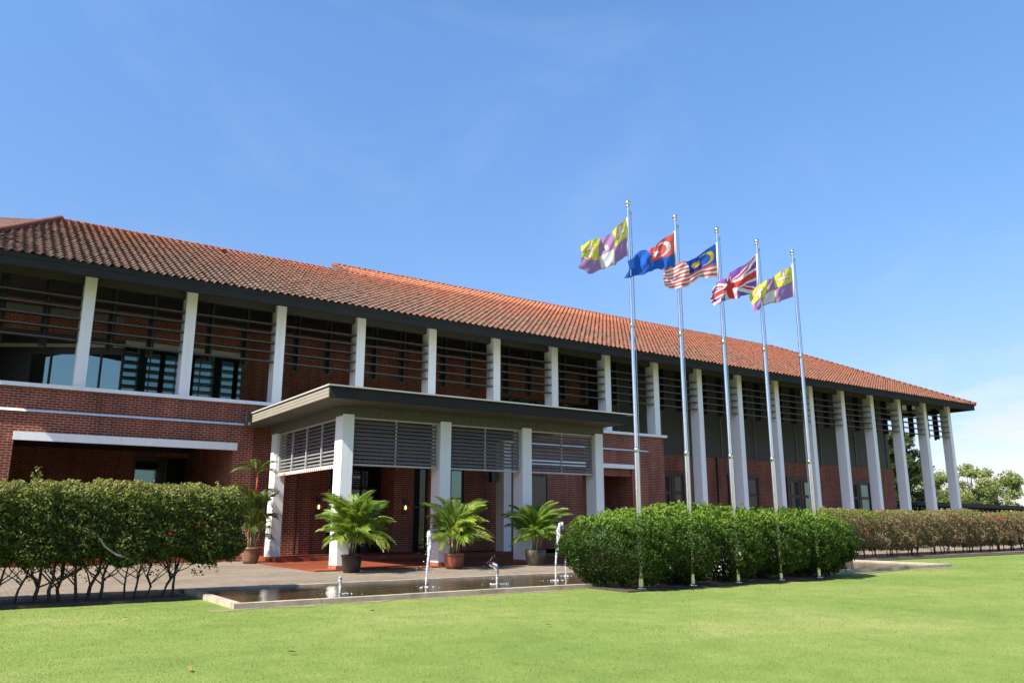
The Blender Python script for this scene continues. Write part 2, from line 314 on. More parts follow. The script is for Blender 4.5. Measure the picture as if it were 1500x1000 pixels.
def splash_mat():
    m, t, b = mat('white_water'); t.nodes.remove(b)
    d = N(t, 'ShaderNodeBsdfDiffuse'); d.inputs['Color'].default_value = (0.86, 0.88, 0.90, 1); tr = N(t, 'ShaderNodeBsdfTranslucent'); tr.inputs['Color'].default_value = (0.85, 0.88, 0.9, 1)
    g = N(t, 'ShaderNodeBsdfGlossy'); g.inputs['Roughness'].default_value = 0.1; tp = N(t, 'ShaderNodeBsdfTransparent')
    a = N(t, 'ShaderNodeMixShader'); a.inputs[0].default_value = 0.5; c = N(t, 'ShaderNodeMixShader'); c.inputs[0].default_value = 0.15; e = N(t, 'ShaderNodeMixShader')
    n = noise(t, 22, 3); rr = ramp(t, n.outputs['Fac'], [(0.45, (0.0,) * 3), (0.65, (0.35,) * 3)])
    t.links.new(rr.outputs[0], e.inputs[0])
    t.links.new(d.outputs[0], a.inputs[1]); t.links.new(tr.outputs[0], a.inputs[2]); t.links.new(a.outputs[0], c.inputs[1]); t.links.new(g.outputs[0], c.inputs[2])
    t.links.new(c.outputs[0], e.inputs[1]); t.links.new(tp.outputs[0], e.inputs[2]); t.links.new(e.outputs[0], t.nodes['Material Output'].inputs['Surface']); return m
M['splash'] = splash_mat()
def lawn_mat():
    m, t, b = mat('lawn_turf'); n1 = noise(t, 0.22, 6, rough=0.6); n2 = noise(t, 2.2, 5); n3 = noise(t, 60, 3)
    c1 = ramp(t, n1.outputs['Fac'], [(0.30, (0.130, 0.200, 0.046)), (0.50, (0.175, 0.237, 0.060)), (0.72, (0.255, 0.278, 0.100))])
    c2 = ramp(t, n2.outputs['Fac'], [(0.3, (0.82, 0.86, 0.8)), (0.7, (1.12, 1.08, 1.1))]); c3 = ramp(t, n3.outputs['Fac'], [(0.3, (0.84, 0.85, 0.82)), (0.7, (1.14, 1.13, 1.13))])
    c = mixc(t, 1.0, c1.outputs[0], c2.outputs[0], 'MULTIPLY'); c = mixc(t, 1.0, c, c3.outputs[0], 'MULTIPLY')
    t.links.new(c, b.inputs['Base Color']); b.inputs['Roughness'].default_value = 0.95; b.inputs['Specular IOR Level'].default_value = 0.1
    bump(t, b, n3.outputs['Fac'], 0.6, 0.03); return m
M['lawn'] = lawn_mat()
def paving_mat():
    m, t, b = mat('grey_pink_pavers'); uv = N(t, 'ShaderNodeTexCoord').outputs['UV']
    br = N(t, 'ShaderNodeTexBrick'); br.inputs['Scale'].default_value = 1; br.inputs['Brick Width'].default_value = 0.20; br.inputs['Row Height'].default_value = 0.10
    br.inputs['Mortar Size'].default_value = 0.006; br.inputs['Color1'].default_value = (0.26, 0.205, 0.165, 1); br.inputs['Color2'].default_value = (0.205, 0.18, 0.15, 1); br.inputs['Mortar'].default_value = (0.10, 0.09, 0.068, 1)
    t.links.new(uv, br.inputs['Vector']); n1 = noise(t, 0.5, 6, vec=uv); n2 = noise(t, 5, 5, vec=uv)
    v = ramp(t, n1.outputs['Fac'], [(0.3, (0.72, 0.70, 0.62)), (0.7, (1.15, 1.12, 1.1))]); v2 = ramp(t, n2.outputs['Fac'], [(0.3, (0.8, 0.8, 0.78)), (0.7, (1.15, 1.15, 1.15))])
    c = mixc(t, 1, br.outputs['Color'], v.outputs[0], 'MULTIPLY'); c = mixc(t, 1, c, v2.outputs[0], 'MULTIPLY')
    t.links.new(c, b.inputs['Base Color']); b.inputs['Roughness'].default_value = 0.85; b.inputs['Specular IOR Level'].default_value = 0.2; return m
M['paving'] = paving_mat()
def kerb_mat():
    m, t, b = mat('weathered_concrete'); n = noise(t, 2.2, 7, rough=0.7); r = ramp(t, n.outputs['Fac'], [(0.3, (0.20, 0.17, 0.125)), (0.5, (0.37, 0.315, 0.235)), (0.75, (0.46, 0.40, 0.31))])
    t.links.new(r.outputs[0], b.inputs['Base Color']); b.inputs['Roughness'].default_value = 0.9; bump(t, b, noise(t, 30, 4).outputs['Fac'], 0.35, 0.01); return m
M['kerb'] = kerb_mat()
def emit(name, col, s):
    m, t, b = mat(name); b.inputs['Base Color'].default_value = (*col, 1); b.inputs['Emission Color'].default_value = (*col, 1); b.inputs['Emission Strength'].default_value = s; return m
M['lamp'] = emit('lamp_glow', (1.0, 0.55, 0.22), 1.6)

# ------------------------------------------------------------------ ground
m = MB(); m.face([(-900, -900, -0.075), (1500, -900, -0.075), (1500, 1500, -0.075), (-900, 1500, -0.075)])
tag(m.build('lawn', M['lawn']), kind='structure')
m = MB(); m.box(-30, 3.55, 15.95, 30, -0.3, 0.0); m.box(3.55, 25.25, 16.55, 30, -0.3, 0.0); m.box(25.25, 75, 17.15, 34, -0.3, 0.0)
tag(m.build('paving', M['paving']), kind='structure')
m = MB(); m.box(7.75, 18.3, 20.35, 27.2, -0.2, 0.035); m.box(8.3, 18.3, 25.3, 27.2, -0.2, 0.16); m.box(-2.6, 27.1, 27.2, 33.6, -0.2, 0.165)
tag(m.build('porch_floor', M['terracotta']), kind='structure')
m = MB(); m.box(-12, 3.5, 15.1, 15.95, -0.3, -0.03); m.box(25.25, 60, 16.55, 17.15, -0.3, -0.045); m.box(10.85, 17.7, 11.95, 13.165, -0.3, -0.045)
tag(m.build('soil_bed', M['soil']), kind='structure')
m = MB(); m.face([(3.8, 13.30, -0.03), (25.0, 13.30, -0.03), (25.0, 16.40, -0.03), (3.8, 16.40, -0.03)])
tag(m.build('pond_water', M['water']), kind='structure')
pk = empty('pond_kerb', (3.72, 13.2, -0.12), 'long low pale concrete kerb round the shallow fountain pond', 'kerb')
def relbuild(mb, name, mats, root): 
    ox, oy, oz = root.location; mb.v = [(x - ox, y - oy, z - oz) for x, y, z in mb.v]; return mb.build(name, mats, root)
m = MB(); x = 3.72
def kerb_run(m, a0, a1, b0, b1, axis):
    a = a0
    while a < a1 - 0.01:
        e = min(a + random.uniform(1.3, 1.7), a1); dz = random.uniform(-0.006, 0.006)
        if axis == 'x': m.box(a + 0.004, e - 0.004, b0, b1, -0.35, 0.012 + dz)
        else: m.box(b0, b1, a + 0.004, e - 0.004, -0.35, 0.012 + dz)
        a = e
kerb_run(m, 3.72, 25.15, 13.17, 13.315, 'x'); kerb_run(m, 3.72, 25.15, 16.40, 16.53, 'x'); kerb_run(m, 13.32, 16.395, 3.72, 3.87, 'y'); kerb_run(m, 13.32, 16.395, 25.0, 25.15, 'y')
relbuild(m, 'kerb_stones', M['kerb'], pk)
m = MB(); xs = [3.3 + 0.25 * k for k in range(30)]; w0 = [0.16 + 0.10 * math.sin(k * 1.3) + random.uniform(-.05, .05) for k in range(30)]
for k in range(29): m.face([(xs[k], 13.17 - w0[k], -0.071), (xs[k + 1], 13.17 - w0[k + 1], -0.071), (xs[k + 1], 13.168, -0.071), (xs[k], 13.168, -0.071)])
xs = [19.5 + 0.25 * k for k in range(25)]
for k in range(24): m.face([(xs[k], 13.17 - w0[k], -0.071), (xs[k + 1], 13.17 - w0[k + 1], -0.071), (xs[k + 1], 13.168, -0.071), (xs[k], 13.168, -0.071)])
tag(m.build('worn_strip', plain('worn_earth', (0.20, 0.165, 0.085), 0.95, var=0.35, scale=7)), kind='structure')
# grass blades
def grass():
    n = 420000
    r = RNG.random((n, 3)); d = 4.0 + 40 * r[:, 0] ** 1.7; a = R(34.25) + (r[:, 1] - 0.5) * R(72)
    x = d * np.sin(a); y = d * np.cos(a)
    keep = (y < 13.12) & ~((x > 10.7) & (x < 19.6) & (y > 11.9)) | ((x > 25.3) & (y < 16.5)) | ((x < 3.6) & (y < 15.08))
    x, y, d = x[keep], y[keep], d[keep]; n = len(x)
    h = (0.005 + 0.010 * RNG.random(n)) * (1 + d * 0.01); w = 0.0016 + d * 0.00026
    th = RNG.random(n) * 2 * np.pi; lean = RNG.normal(0, 0.45, (n, 2)) * h[:, None]
    z = np.full(n, -0.077)
    V = np.empty((n, 3, 3)); V[:, 0] = np.stack([x - np.cos(th) * w, y - np.sin(th) * w, z], 1); V[:, 1] = np.stack([x + np.cos(th) * w, y + np.sin(th) * w, z], 1)
    V[:, 2] = np.stack([x + lean[:, 0], y + lean[:, 1], z + h], 1)
    c = np.clip(0.5 + 0.17 * np.sin(x * 0.5 + 1.3 * np.sin(y * 0.35)) + 0.12 * np.sin(y * 0.9 - x * 0.2) + RNG.normal(0, 0.12, n), 0.01, 0.99)
    UV = np.repeat(np.stack([c, c * 0], 1), 3, 0)
    M['grass'] = leaf_mat('grass_blade', [(0, (0.125, 0.195, 0.042)), (0.5, (0.168, 0.230, 0.054)), (0.8, (0.215, 0.255, 0.075)), (1, (0.28, 0.285, 0.115))], 0.25, 0.01)
    o = np_mesh('grass', V.reshape(-1, 3), np.arange(3 * n).reshape(-1, 3), UV, M['grass']); tag(o, 'short mown grass of the sunlit lawn', 'grass', kind='stuff')
grass()
# ------------------------------------------------------------------ the office building
YW = 27.2; YL = 31.7; YB = 30.2                                  # front wall plane, recessed upper wall plane
bd = empty('office_building', (27.0, YW, 0.0), 'two-storey red brick building with white columns and orange tiled roof', 'building')
def B(mb, name, mats, root=bd, label=None):
    o = relbuild(mb, name, mats, root)
    if label: o['label'] = label
    return o
m = MB(); lo = 27.42
# left wing front, lower panel a little proud with the loggia opening
m.box(-3.2, 7.9, YW, lo, 4.42, 5.14)
m.box(-3.2, 1.045, YW - 0.1, lo, -0.1, 4.40); m.box(7.26, 7.9, YW - 0.1, lo, -0.1, 4.40); m.box(1.045, 7.26, YW - 0.1, lo, 3.60, 4.40)
m.box(7.9, 10.1, YW + 0.002, lo, -0.1, 5.14)
# wall above the porch and to its right
m.box(10.1, 27.2, YW, lo, 3.25, 5.14); m.box(13.24, 14.05, YW, lo, -0.1, 3.25); m.box(14.65, 15.66, YW, lo, -0.1, 3.25); m.box(15.66, 16.25, YW, lo, -0.1, 0.9)
m.box(16.25, 22.2, YW, lo, -0.1, 3.25); m.box(25.05, 27.2, YW, lo, -0.1, 3.25)
m.box(19.0, 22.4, YW - 0.1, YW - 0.001, 3.62, 4.40); m.box(22.4, 25.05, YW - 0.1, YW - 0.001, 3.62, 4.40); m.box(25.05, 26.05, YW - 0.1, YW - 0.001, -0.1, 4.40)
m.box(27.0, 27.2, lo, 33, -0.1, 5.14)                    # side of the block
m.box(10.1, 10.8, lo + .1, 28.3, -0.1, 3.3)
B(m, 'front_wall', M['brick'])
for q in ((0.8, 1.045, lo, 33.5), (7.26, 7.5, lo, 33.5), (0.8, 7.5, 33.5, 33.7), (22.0, 22.2, lo, 29), (25.05, 25.25, lo, 29), (22.0, 25.25, 29, 29.2), (10.8, 13.24, 28.45, 28.6), (13.24, 13.4, lo, 28.6), (14.6, 14.8, lo, 28.6), (13.9, 14.05, lo, 28.6)):
    m = MB(); m.box(*q, -0.1, 4.0); B(m, 'inner_wall', M['brick'])
m = MB(); m.box(1.05, 7.255, lo + .001, 33.499, 3.9, 4.1); m.box(22, 25.25, lo, 29.2, 3.62, 3.9); m.box(10.1, 14.7, lo, 29.2, 3.3, 3.5); m.box(-3.2, 27.2, lo, 31.9, 4.9, 5.1)
B(m, 'floor_slab', M['dsoffit'])
m = MB(); m.box(4.31, 27.4, YL, YL + 0.2, 5.1, 9.4); m.box(-3.2, 4.31, YL, YL + 0.2, 7.78, 9.4); m.box(27.2, 51.55, YB, YB + 0.2, -0.1, 4.69); m.box(51.35, 51.55, YB + 0.2, 41, -0.1, 9.4)
m.box(-3.2, -3.0, YB + .2, 41, -0.1, 9.4); m.box(-3.2, 51.55, 41, 41.2, -0.1, 9.4)
B(m, 'rear_wall', M['brick'])
m = MB(); m.box(-3.2, 4.305, YL + .01, YL + 3.2, 7.66, 7.779); B(m, 'bay_soffit', M['dsoffit'])
m = MB(); m.box(26.4, 51.34, YB + 0.03, YB + 0.2, 4.695, 9.4); m.box(26.4, 26.6, YB + 0.201, YL, 5.0, 9.4); B(m, 'cladding', M['clad'])
xs = [25.75, 27.0, 28.6, 30.1, 31.5, 33.0, 35.7, 37.2, 39.3, 41.6, 43.3, 45.1, 46.7, 48.5]
for x in xs: x *= 1.052; m = MB(); m.box(x - 0.025, x + 0.025, YB - 0.015, YB + 0.029, 4.70, 9.0); B(m, 'cladding_joint', M['slat'])
m = MB(); m.tube([(34.15, YB - 0.07, 0), (34.15, YB - 0.07, 4.7)], 0.04); B(m, 'drain_pipe', M['fascia'])
m = MB(); m.tube([(9.55, YW - 0.06, 0.1), (9.55, YW - 0.06, 4.2)], 0.035); B(m, 'drain_pipe', M['door'])
# white trim
m = MB(); m.box(-3.2, 27.37, YW - 0.10, YW + 0.35, 5.142, 5.255); m.box(27.202, 27.37, YW + 0.35, 30.2, 5.142, 5.255); B(m, 'window_sill', M['offwhite'])
def cap(m, x0, x1, y0, y1, z0, z1):
    b = [(x0, y0, z0), (x1, y0, z0), (x1, y1, z0), (x0, y1, z0)]; s = 0.10
    tq = [(x0 + .0, y0 + 0.09, z1), (x1 - s, y0 + 0.09, z1), (x1 - s, y1, z1), (x0, y1, z1)]
    m.hexa(b, tq)
m = MB(); cap(m, -3.2, 7.97, YW - 0.16, YW - 0.001, 4.405, 4.475); B(m, 'string_course', M['offwhite']); m = MB(); cap(m, 17.7, 26.12, YW - 0.16, YW - 0.003, 4.405, 4.475); B(m, 'string_course', M['offwhite'])
m = MB(); m.box(1.02, 7.36, YW - 0.22, YW - 0.101, 3.565, 3.80); B(m, 'lintel', M['white'], label='long white lintel over the left opening')
m = MB(); m.box(19.0, 25.3, YW - 0.22, YW - 0.101, 3.59, 3.775); B(m, 'lintel', M['white'])
# columns
COLX = [2.715, 5.747, 8.79, 11.84, 14.88, 17.93, 20.96, 24.01, 27.06, 30.06, 33.06, 36.08, 39.10, 42.10, 45.06, 48.02, 50.99, 53.96]
protoU = MB(); protoU.box(-0.33, 0, 0, 0.55, 5.257, 8.95)
protoL = MB(); protoL.box(-0.33, 0, 0, 0.55, -0.1, 8.95)
cu = protoU.build('column', M['white'], bd); cu.location = (-0.3 - 27.0, 0.0, 0); cl = None
for k, x in enumerate(COLX):
    if k < 9: copy_part(cu, bd, (x - 27.0, 0.0, 0))
    elif cl is None: cl = protoL.build('column', M['white'], bd); cl.location = (x - 27.0, 0.0, 0)
    else: copy_part(cl, bd, (x - 27.0, 0.0, 0))
# louvre screens: five blades and two hangers in each bay
ZB = [6.71, 7.05, 7.385, 7.72, 8.05]
xl = [-0.3] + COLX
def screen_parts(w):
    b = MB(); b.hexa([(0, 0.04, -0.026), (w, 0.04, -0.026), (w, 0.51, 0.028), (0, 0.51, 0.028)], [(0, 0.04, 0.022), (w, 0.04, 0.022), (w, 0.51, 0.066), (0, 0.51, 0.066)])
    h = MB(); h.box(-0.11, 0.11, 0.515, 0.56, 6.50, 8.75); h.box(-0.012, 0.012, 0.25, 0.515, 6.55, 8.7)
    return b, h
for k in range(len(xl) - 1):
    w = xl[k + 1] - 0.33 - xl[k]
    sc_ = empty('louvre_screen', (xl[k] - 27.0, 0, 0)); sc_.parent = bd
    b, h = screen_parts(w)
    b0 = b.build('blade', M['blade'], sc_); b0.location.z = ZB[0]
    for z in ZB[1:]: copy_part(b0, sc_, (0, 0, z))
    h0 = h.build('hanger', M['bracket'], sc_); h0.location.x = w * 0.22
    copy_part(h0, sc_, (w * 0.66, 0, 0))
m = MB()
for k in range(len(xl) - 1): m.box(xl[k], xl[k + 1] - 0.33, YW + 0.22, YW + 0.5, 8.56, 8.95)
m.box(-2.4, 54.7, 26.16, 27.18, 8.86, 8.95); m.box(-2.4, 51.3, YW + 0.55, YB - .001, 8.86, 8.95); m.box(-2.4, 26.39, YB, YL - .001, 8.86, 8.95)
B(m, 'soffit', M['dsoffit'])
m = MB(); m.box(-2.5, 54.78, 26.0, 26.14, 8.45, 8.79); m.box(-2.5, 54.7, 26.10, 26.139, 8.791, 8.905); m.box(-1.0, 54.75, 25.975, 25.999, 8.70, 8.85); m.box(54.64, 54.78, 26.14, 42.0, 8.45, 8.76); m.box(-2.5, -2.36, 26.14, 42, 8.45, 8.76)
B(m, 'fascia_board', M['fascia'])
m = MB(); m.box(51.56, 54.62, YW + 0.551, YB + 0.1, 8.90, 8.95); B(m, 'soffit', M['white'], label='pale soffit of the open end bays')

# roof: one corrugated tile sheet cut to the front slope
T = 0.498; YE = 25.94; ZE = 8.775; TW = 0.26; TR = 0.33
cs = math.sqrt(1 + T * T)
def inpoly(px, py, poly):
    c = np.zeros(px.shape, bool); j = len(poly) - 1
    for i in range(len(poly)):
        xi, yi = poly[i]; xj, yj = poly[j]
        cond = ((yi > py) != (yj > py)) & (px < (xj - xi) * (py - yi) / (yj - yi + 1e-12) + xi); c ^= cond; j = i
    return c
def tile_sheet(name, poly, x0, x1, ymax, ridge_shift=0.0):
    cols = int((x1 - x0) / TW); SUB = 8; nx = cols * SUB + 1
    xx = x0 + np.arange(nx) * TW / SUB; fr = (np.arange(nx) % SUB) / SUB
    prof = 0.060 * np.where(fr < 0.6, np.sin(fr / 0.6 * np.pi), -0.25 * np.sin((fr - 0.6) / 0.4 * np.pi))
    rows = int((ymax - YE) * cs / TR) + 1; Vs = []; UVl = []
    jit = RNG.normal(0, 0.007, (rows, cols + 1))
    for j in range(rows):
        for e in (0, 1):
            s = (j + e) * TR; off = 0.045 * (1 - e) + 0.014
            jj = np.repeat(jit[j], SUB)[:nx]
            y = YE + s / cs; z = ZE + s / cs * T
            hgt = prof + off + (jj if e == 0 else jj * 0.3)
            Vs.append(np.stack([xx, np.full(nx, y) - hgt * T / cs, z + hgt / cs], 1))
            UVl.append(np.stack([(xx - x0) / TW + 1e-3, np.full(nx, j + 0.05 + 0.9 * e)], 1))
    V = np.concatenate(Vs); UVv = np.concatenate(UVl); nl = 2 * rows
    a = (np.arange(nl - 1)[:, None] * nx + np.arange(nx - 1)[None, :]).ravel()
    F = np.stack([a, a + 1, a + nx + 1, a + nx], 1)
    cx = V[F, 0].mean(1); cy = V[F, 1].mean(1); k = inpoly(cx, cy, poly); F = F[k]
    UVc = UVv[F].copy()
    # keep every face inside its own tile: use the lower-left corner for the cell
    used, inv = np.unique(F, return_inverse=True)
    return np_mesh(name, V[used], inv.reshape(F.shape), UVc.reshape(-1, 2), M['roof'], None)
def relobj(o, root):
    me = o.data; co = np.empty(len(me.vertices) * 3, dtype=np.float32); me.vertices.foreach_get('co', co)
    co = co.reshape(-1, 3) - np.array(root.location, dtype=np.float32); me.vertices.foreach_set('co', co.ravel()); me.update(); o.parent = root; return o
APX = (1.82, 33.5); RID = (45.7, 35.06)
poly = [(-1.13, 25.5), (55.2, 25.5), RID, (13.43, 35.06), (14.29, 33.13), (12.75, 33.45), APX]
rf = relobj(tile_sheet('roof', poly, -2.62, 54.86, 35.3), bd)
def zr(y): return ZE + (y - YE) * T
def flat(name, pts, mi, root, t=0.0):
    mm = MB(); P = [Vector(p) for p in pts]; n = (P[1] - P[0]).cross(P[2] - P[0]).normalized()
    uv = []
    ax = Vector((n.y, -n.x, 0)); ax = ax.normalized() if ax.length > 1e-4 else Vector((1, 0, 0)); ay = n.cross(ax)
    for p in P: uv.append((p.dot(ax) / TW + 60, (p.dot(ay) - min(q.dot(ay) for q in P)) / TR * 0.7 + 3))
    mm.face(P, uv=uv); 
    mm.face([p - n * 0.12 for p in P][::-1], uv=uv[::-1])
    for k in range(len(P)): 
        j = (k + 1) % len(P); mm.face([P[k], P[k] - n * 0.12, P[j] - n * 0.12, P[j]], uv=[(0, 0)] * 4)
    return relbuild(mm, name, mi, root)
C0 = Vector(bd.location)
# left piece of the front slope beyond the cap line, seen with its tiles running the other way
flat('roof', [(-2.55, YE, zr(YE)), (-1.15, YE, zr(YE)), (1.80, 33.5, zr(33.5)), (-2.55, 29.3, zr(29.3))], M['roof'], bd)
flat('roof', [(-2.55, 26.0, 8.76), (-2.55, 29.3, zr(29.3) - .05), (-2.55, 37.6, zr(29.3) - .05), (-2.55, 41.0, 8.76)], M['roof'], bd)
flat('roof', [(-2.55, 29.3, zr(29.3)), (1.80, 33.5, zr(33.5)), (1.80, 33.6, zr(33.5)), (-2.55, 37.7, zr(29.3))], M['roof'], bd)
zt = zr(35.06)
flat('roof', [(54.78, 26, 8.77), (54.78, 44.1, 8.77), (45.7, 35.06, zt)], M['roof'], bd)
flat('roof', [(54.78, 44.1, 8.77), (-2.5, 44.1, 8.77), (1.82, 36.6, 12.5), (13.4, 36.6, 12.5), (13.43, 35.08, zt), (45.7, 35.08, zt)], M['roof'], bd)
m = MB(); m.face([(-1.08, 26.2, 8.9), (1.72, 33.4, 8.9), (1.72, 33.4, 12.35)]); m.face([(-1.05, 26.2, 8.9), (1.75, 33.4, 12.35), (1.75, 33.4, 8.9)]); B(m, 'gable_board', M['dsoffit'])
A_ = (13.43, 35.06, zt); B_ = (14.29, 33.13, zr(33.13)); C_ = (12.68, 33.45, zr(33.45))
flat('roof', [C_, B_, A_], M['roof'], bd)
def caps(a, b, r=0.11, step=0.34):
    a, b = Vector(a), Vector(b); n = max(2, int((b - a).length / step)); mm = MB()
    for k in range(n):
        p = a.lerp(b, k / n); q = a.lerp(b, (k + 1.12) / n)
        mm.tube([p, q], [r * 1.12, r * 0.92], n=10)
        i = len(mm.uv)
        for u in range(i - 60, i):
            if u >= 0: mm.uv[u] = (200.5 + k * 3, 40.5)
    return mm
for a, b in (((1.82, 33.5, zr(33.5) + .06), (-1.13, 25.95, zr(25.95) + .08)), ((54.8, 25.9, 8.84), (45.7, 35.06, zt + .05)), ((13.43, 35.06, zt + .05), (45.7, 35.06, zt + .05)), ((1.82, 33.5, zr(33.5) + .02), (12.7, 33.45, zr(33.45) + .02)), ((13.43, 35.06, zt + .03), (14.29, 33.13, zr(33.13) + .03))):
    B(caps(a, b, 0.07 if a[0] == 13.43 or (a[0] == 1.82 and b[0] > 10) else 0.12), 'ridge_cap', M['roof'])
m = MB(); m.lathe([(0.0, -0.1), (0.075, -0.1), (0.075, 0.14), (0.12, 0.15), (0.12, 0.19), (0.0, 0.2)], (7.7, 32.5, zr(32.5)), 10); B(m, 'vent_pipe', M['plinth'])

# upper windows: right part in the wall, left part canted inwards
wn = empty('window', (4.31 - 27.0, YL - YW, 5.3)); wn.parent = bd
m = MB(); m.box(0, 4.31, -0.03, -0.01, -0.6, 2.32); m.build('glass_pane', M['glass'], wn)
m = MB()
for x in (0.0, 0.9, 1.8, 2.7, 3.5, 4.28): m.box(x - 0.015, x + 0.02, -0.06, -0.032, -0.6, 2.32)
m.box(0, 4.31, -0.07, -0.032, 2.26, 2.32); m.build('window_frame', M['black'], wn)
m = MB(); m.box(0, 4.36, -0.06, -0.002, 2.325, 2.48); m.build('blind_box', M['frame'], wn)
wc = empty('window', (4.31 - 27.0, YL - YW, 5.3), rz=R(-32)); wc.parent = bd
m = MB(); m.box(-4.85, -0.02, -0.01, 0.01, -0.6, 2.2); m.build('glass_pane', M['glass'], wc)
m = MB()
for x in (-4.85, -3.78, -3.5, -2.6, -1.62, -0.8, -0.03): m.box(x - 0.03, x + 0.03, -0.05, -0.012, -0.6, 2.2)
m.box(-4.85, -0.02, -0.05, -0.012, 1.95, 2.2)
m.box(-4.85, -3.3, -0.045, -0.012, -0.6, 1.95); m.build('window_frame', M['black'], wc)
m = MB(); m.box(-4.85, 0, -0.06, 0.0, 2.205, 2.34); m.build('blind_box', M['frame'], wc)
wb = MB()
wb.box(-3.1, 4.2, YL - 0.02, YL - 0.002, 8.42, 8.64); B(wb, 'wall_band', M['slat'])
for x0, x1 in ((21.0, 23.6), (24.5, 26.3)):
    w_ = empty('window', (x0 - 27.0, YL - YW, 5.5)); w_.parent = bd
    m = MB(); m.box(0, x1 - x0, -0.03, -0.01, 0, 1.64); m.build('glass_pane', M['glass'], w_)
    m = MB()
    for k in range(4): xx = (x1 - x0) * k / 3; m.box(xx - 0.03, xx + 0.03, -0.07, -0.032, 0, 1.64)
    m.box(0, x1 - x0, -0.07, -0.032, 1.57, 1.64); m.box(0, x1 - x0, -0.071, -0.031, 1.05, 1.12); m.build('window_frame', M['black'], w_)
# loggia window
w_ = empty('window', (5.36 - 27.0, 33.5 - YW, 1.2)); w_.parent = bd
m = MB(); m.box(0, 1.09, -0.04, -0.02, 0, 2.45); m.build('glass_pane', M['glass'], w_); m = MB(); m.box(1.11, 1.82, -0.04, -0.02, 0, 2.45); m.build('glass_pane', M['dglass'], w_)
m = MB(); m.box(-.06, 0, -0.07, -0.0, -.06, 2.5); m.box(1.085, 1.13, -0.07, -0.0, -.06, 2.5); m.box(1.82, 1.87, -0.07, 0, -.06, 2.5); m.box(-.06, 1.87, -0.075, 0, 2.45, 2.51); m.build('window_frame', M['black'], w_)
# ground-floor doors of the right wing
for x0, x1, in ((29.65, 31.6), (35.0, 37.6), (40.1, 42.7), (46.0, 48.6)):
    d = empty('door', (x0 - 27.0, YB - YW, 0)); d.parent = bd; w = x1 - x0
    m = MB(); m.box(0, w, -0.05, 0, 0, 3.85); 
    for xx in (0.0, w - 0.14): m.box(xx, xx + 0.14, -0.10, -0.05, 0, 3.85)
    m.box(0.14, w - 0.14, -0.10, -0.05, 3.69, 3.85); m.box(w / 2 - 0.02, w / 2 + 0.02, -0.075, -0.05, 0, 3.69); m.build('door_leaf', M['door'], d)
    for s in (0, 1):
        a = 0.14 + s * (w / 2 - 0.12) + 0.22; b = a + w / 2 - 0.58
        for z0, z1 in ((2.82, 3.55), (1.65, 2.65)):
            m = MB(); m.box(a, b, -0.062, -0.052, z0, z1); m.build('glass_pane', M['dglass'] if (s == 0 or x0 < 39) else M['glass'], d)
        hx = w / 2 + (0.09 if s else -0.09)
        m = MB(); m.tube([(hx, -0.06, 1.0), (hx, -0.12, 1.02), (hx, -0.12, 1.5), (hx, -0.06, 1.52)], 0.012, 6); m.build('handle', M['steel'], d)
# porch back: windows, entrance doors, lanterns, signs
def porch_window(x0, x1, z0, z1, g):
    w_ = empty('window', (x0 - 27.0, 0.1, z0)); w_.parent = bd
    m = MB(); m.box(0, x1 - x0, 0.0, 0.02, 0, z1 - z0); m.build('glass_pane', g, w_)
    m = MB(); w = x1 - x0; h = z1 - z0
    m.box(0.001, 0.05, -0.04, -0.002, 0, h); m.box(w - 0.05, w - 0.001, -0.04, -0.002, 0, h); m.box(0.05, w - 0.05, -0.04, -0.002, h - 0.05, h); m.box(0.05, w - 0.05, -0.04, -0.002, h * 0.52, h * 0.52 + 0.05); m.build('window_frame', M['black'], w_)
porch_window(14.05, 14.65, 0.16, 3.25, M['dglass']); porch_window(15.66, 16.25, 0.9, 3.25, M['glass'])
w_ = empty('window', (19.5 - 27.0, -0.0, 0.9)); w_.parent = bd
m = MB(); m.box(0, 0.75, -0.02, -0.003, 0, 2.2); m.build('glass_pane', M['dglass'], w_); m = MB(); m.box(-0.05, 0.0, -0.05, -0.002, -.05, 2.25); m.box(0.75, 0.80, -0.05, -0.002, -.05, 2.25); m.box(-.0, 0.75, -0.05, -0.002, 2.2, 2.25); m.build('window_frame', M['black'], w_)
d = empty('door', (10.9 - 27.0, 28.43 - YW, 0.16)); d.parent = bd
m = MB(); m.box(0, 2.3, -0.03, 0.01, 0, 3.1); m.build('glass_pane', M['dglass'], d)
m = MB()
for xx in (0, 0.75, 1.5, 2.24): m.box(xx, xx + 0.07, -0.08, -0.031, 0, 3.1)
m.box(0, 2.31, -0.08, -0.032, 2.3, 2.37); m.box(0, 2.31, -0.08, -0.032, 0, 0.2); m.build('door_frame', M['black'], d)
for hx in (1.4, 1.7):
    m = MB(); m.tube([(hx, -0.10, 0.8), (hx, -0.14, 0.85), (hx, -0.14, 1.5), (hx, -0.10, 1.55)], 0.015, 6); m.build('handle', M['steel'], d)
for x, y in ((13.68, YW), (10.45, 27.52)):
    l = empty('wall_lantern', (x - 27.0, y - YW, 1.55)); l.parent = bd
    m = MB(); m.box(-0.08, 0.08, -0.03, 0, 0, 0.55); m.box(-0.09, 0.09, -0.17, -0.031, 0.0, 0.03); m.box(-0.09, 0.09, -0.17, -0.031, 0.5, 0.53)
    for sx_ in (-0.085, 0.07): m.box(sx_, sx_ + 0.015, -0.165, -0.15, 0.03, 0.5)
    m.build('lantern_case', M['black'], l)
    m = MB(); m.lathe([(0.0, 0.14), (0.03, 0.16), (0.04, 0.22), (0.03, 0.28), (0.0, 0.30)], (0, -0.09, 0), 10); m.build('bulb', M['lamp'], l)
m = MB(); m.box(12.05, 12.35, 28.3, 28.34, 2.86, 2.94); B(m, 'sign_plate', M['offwhite'])

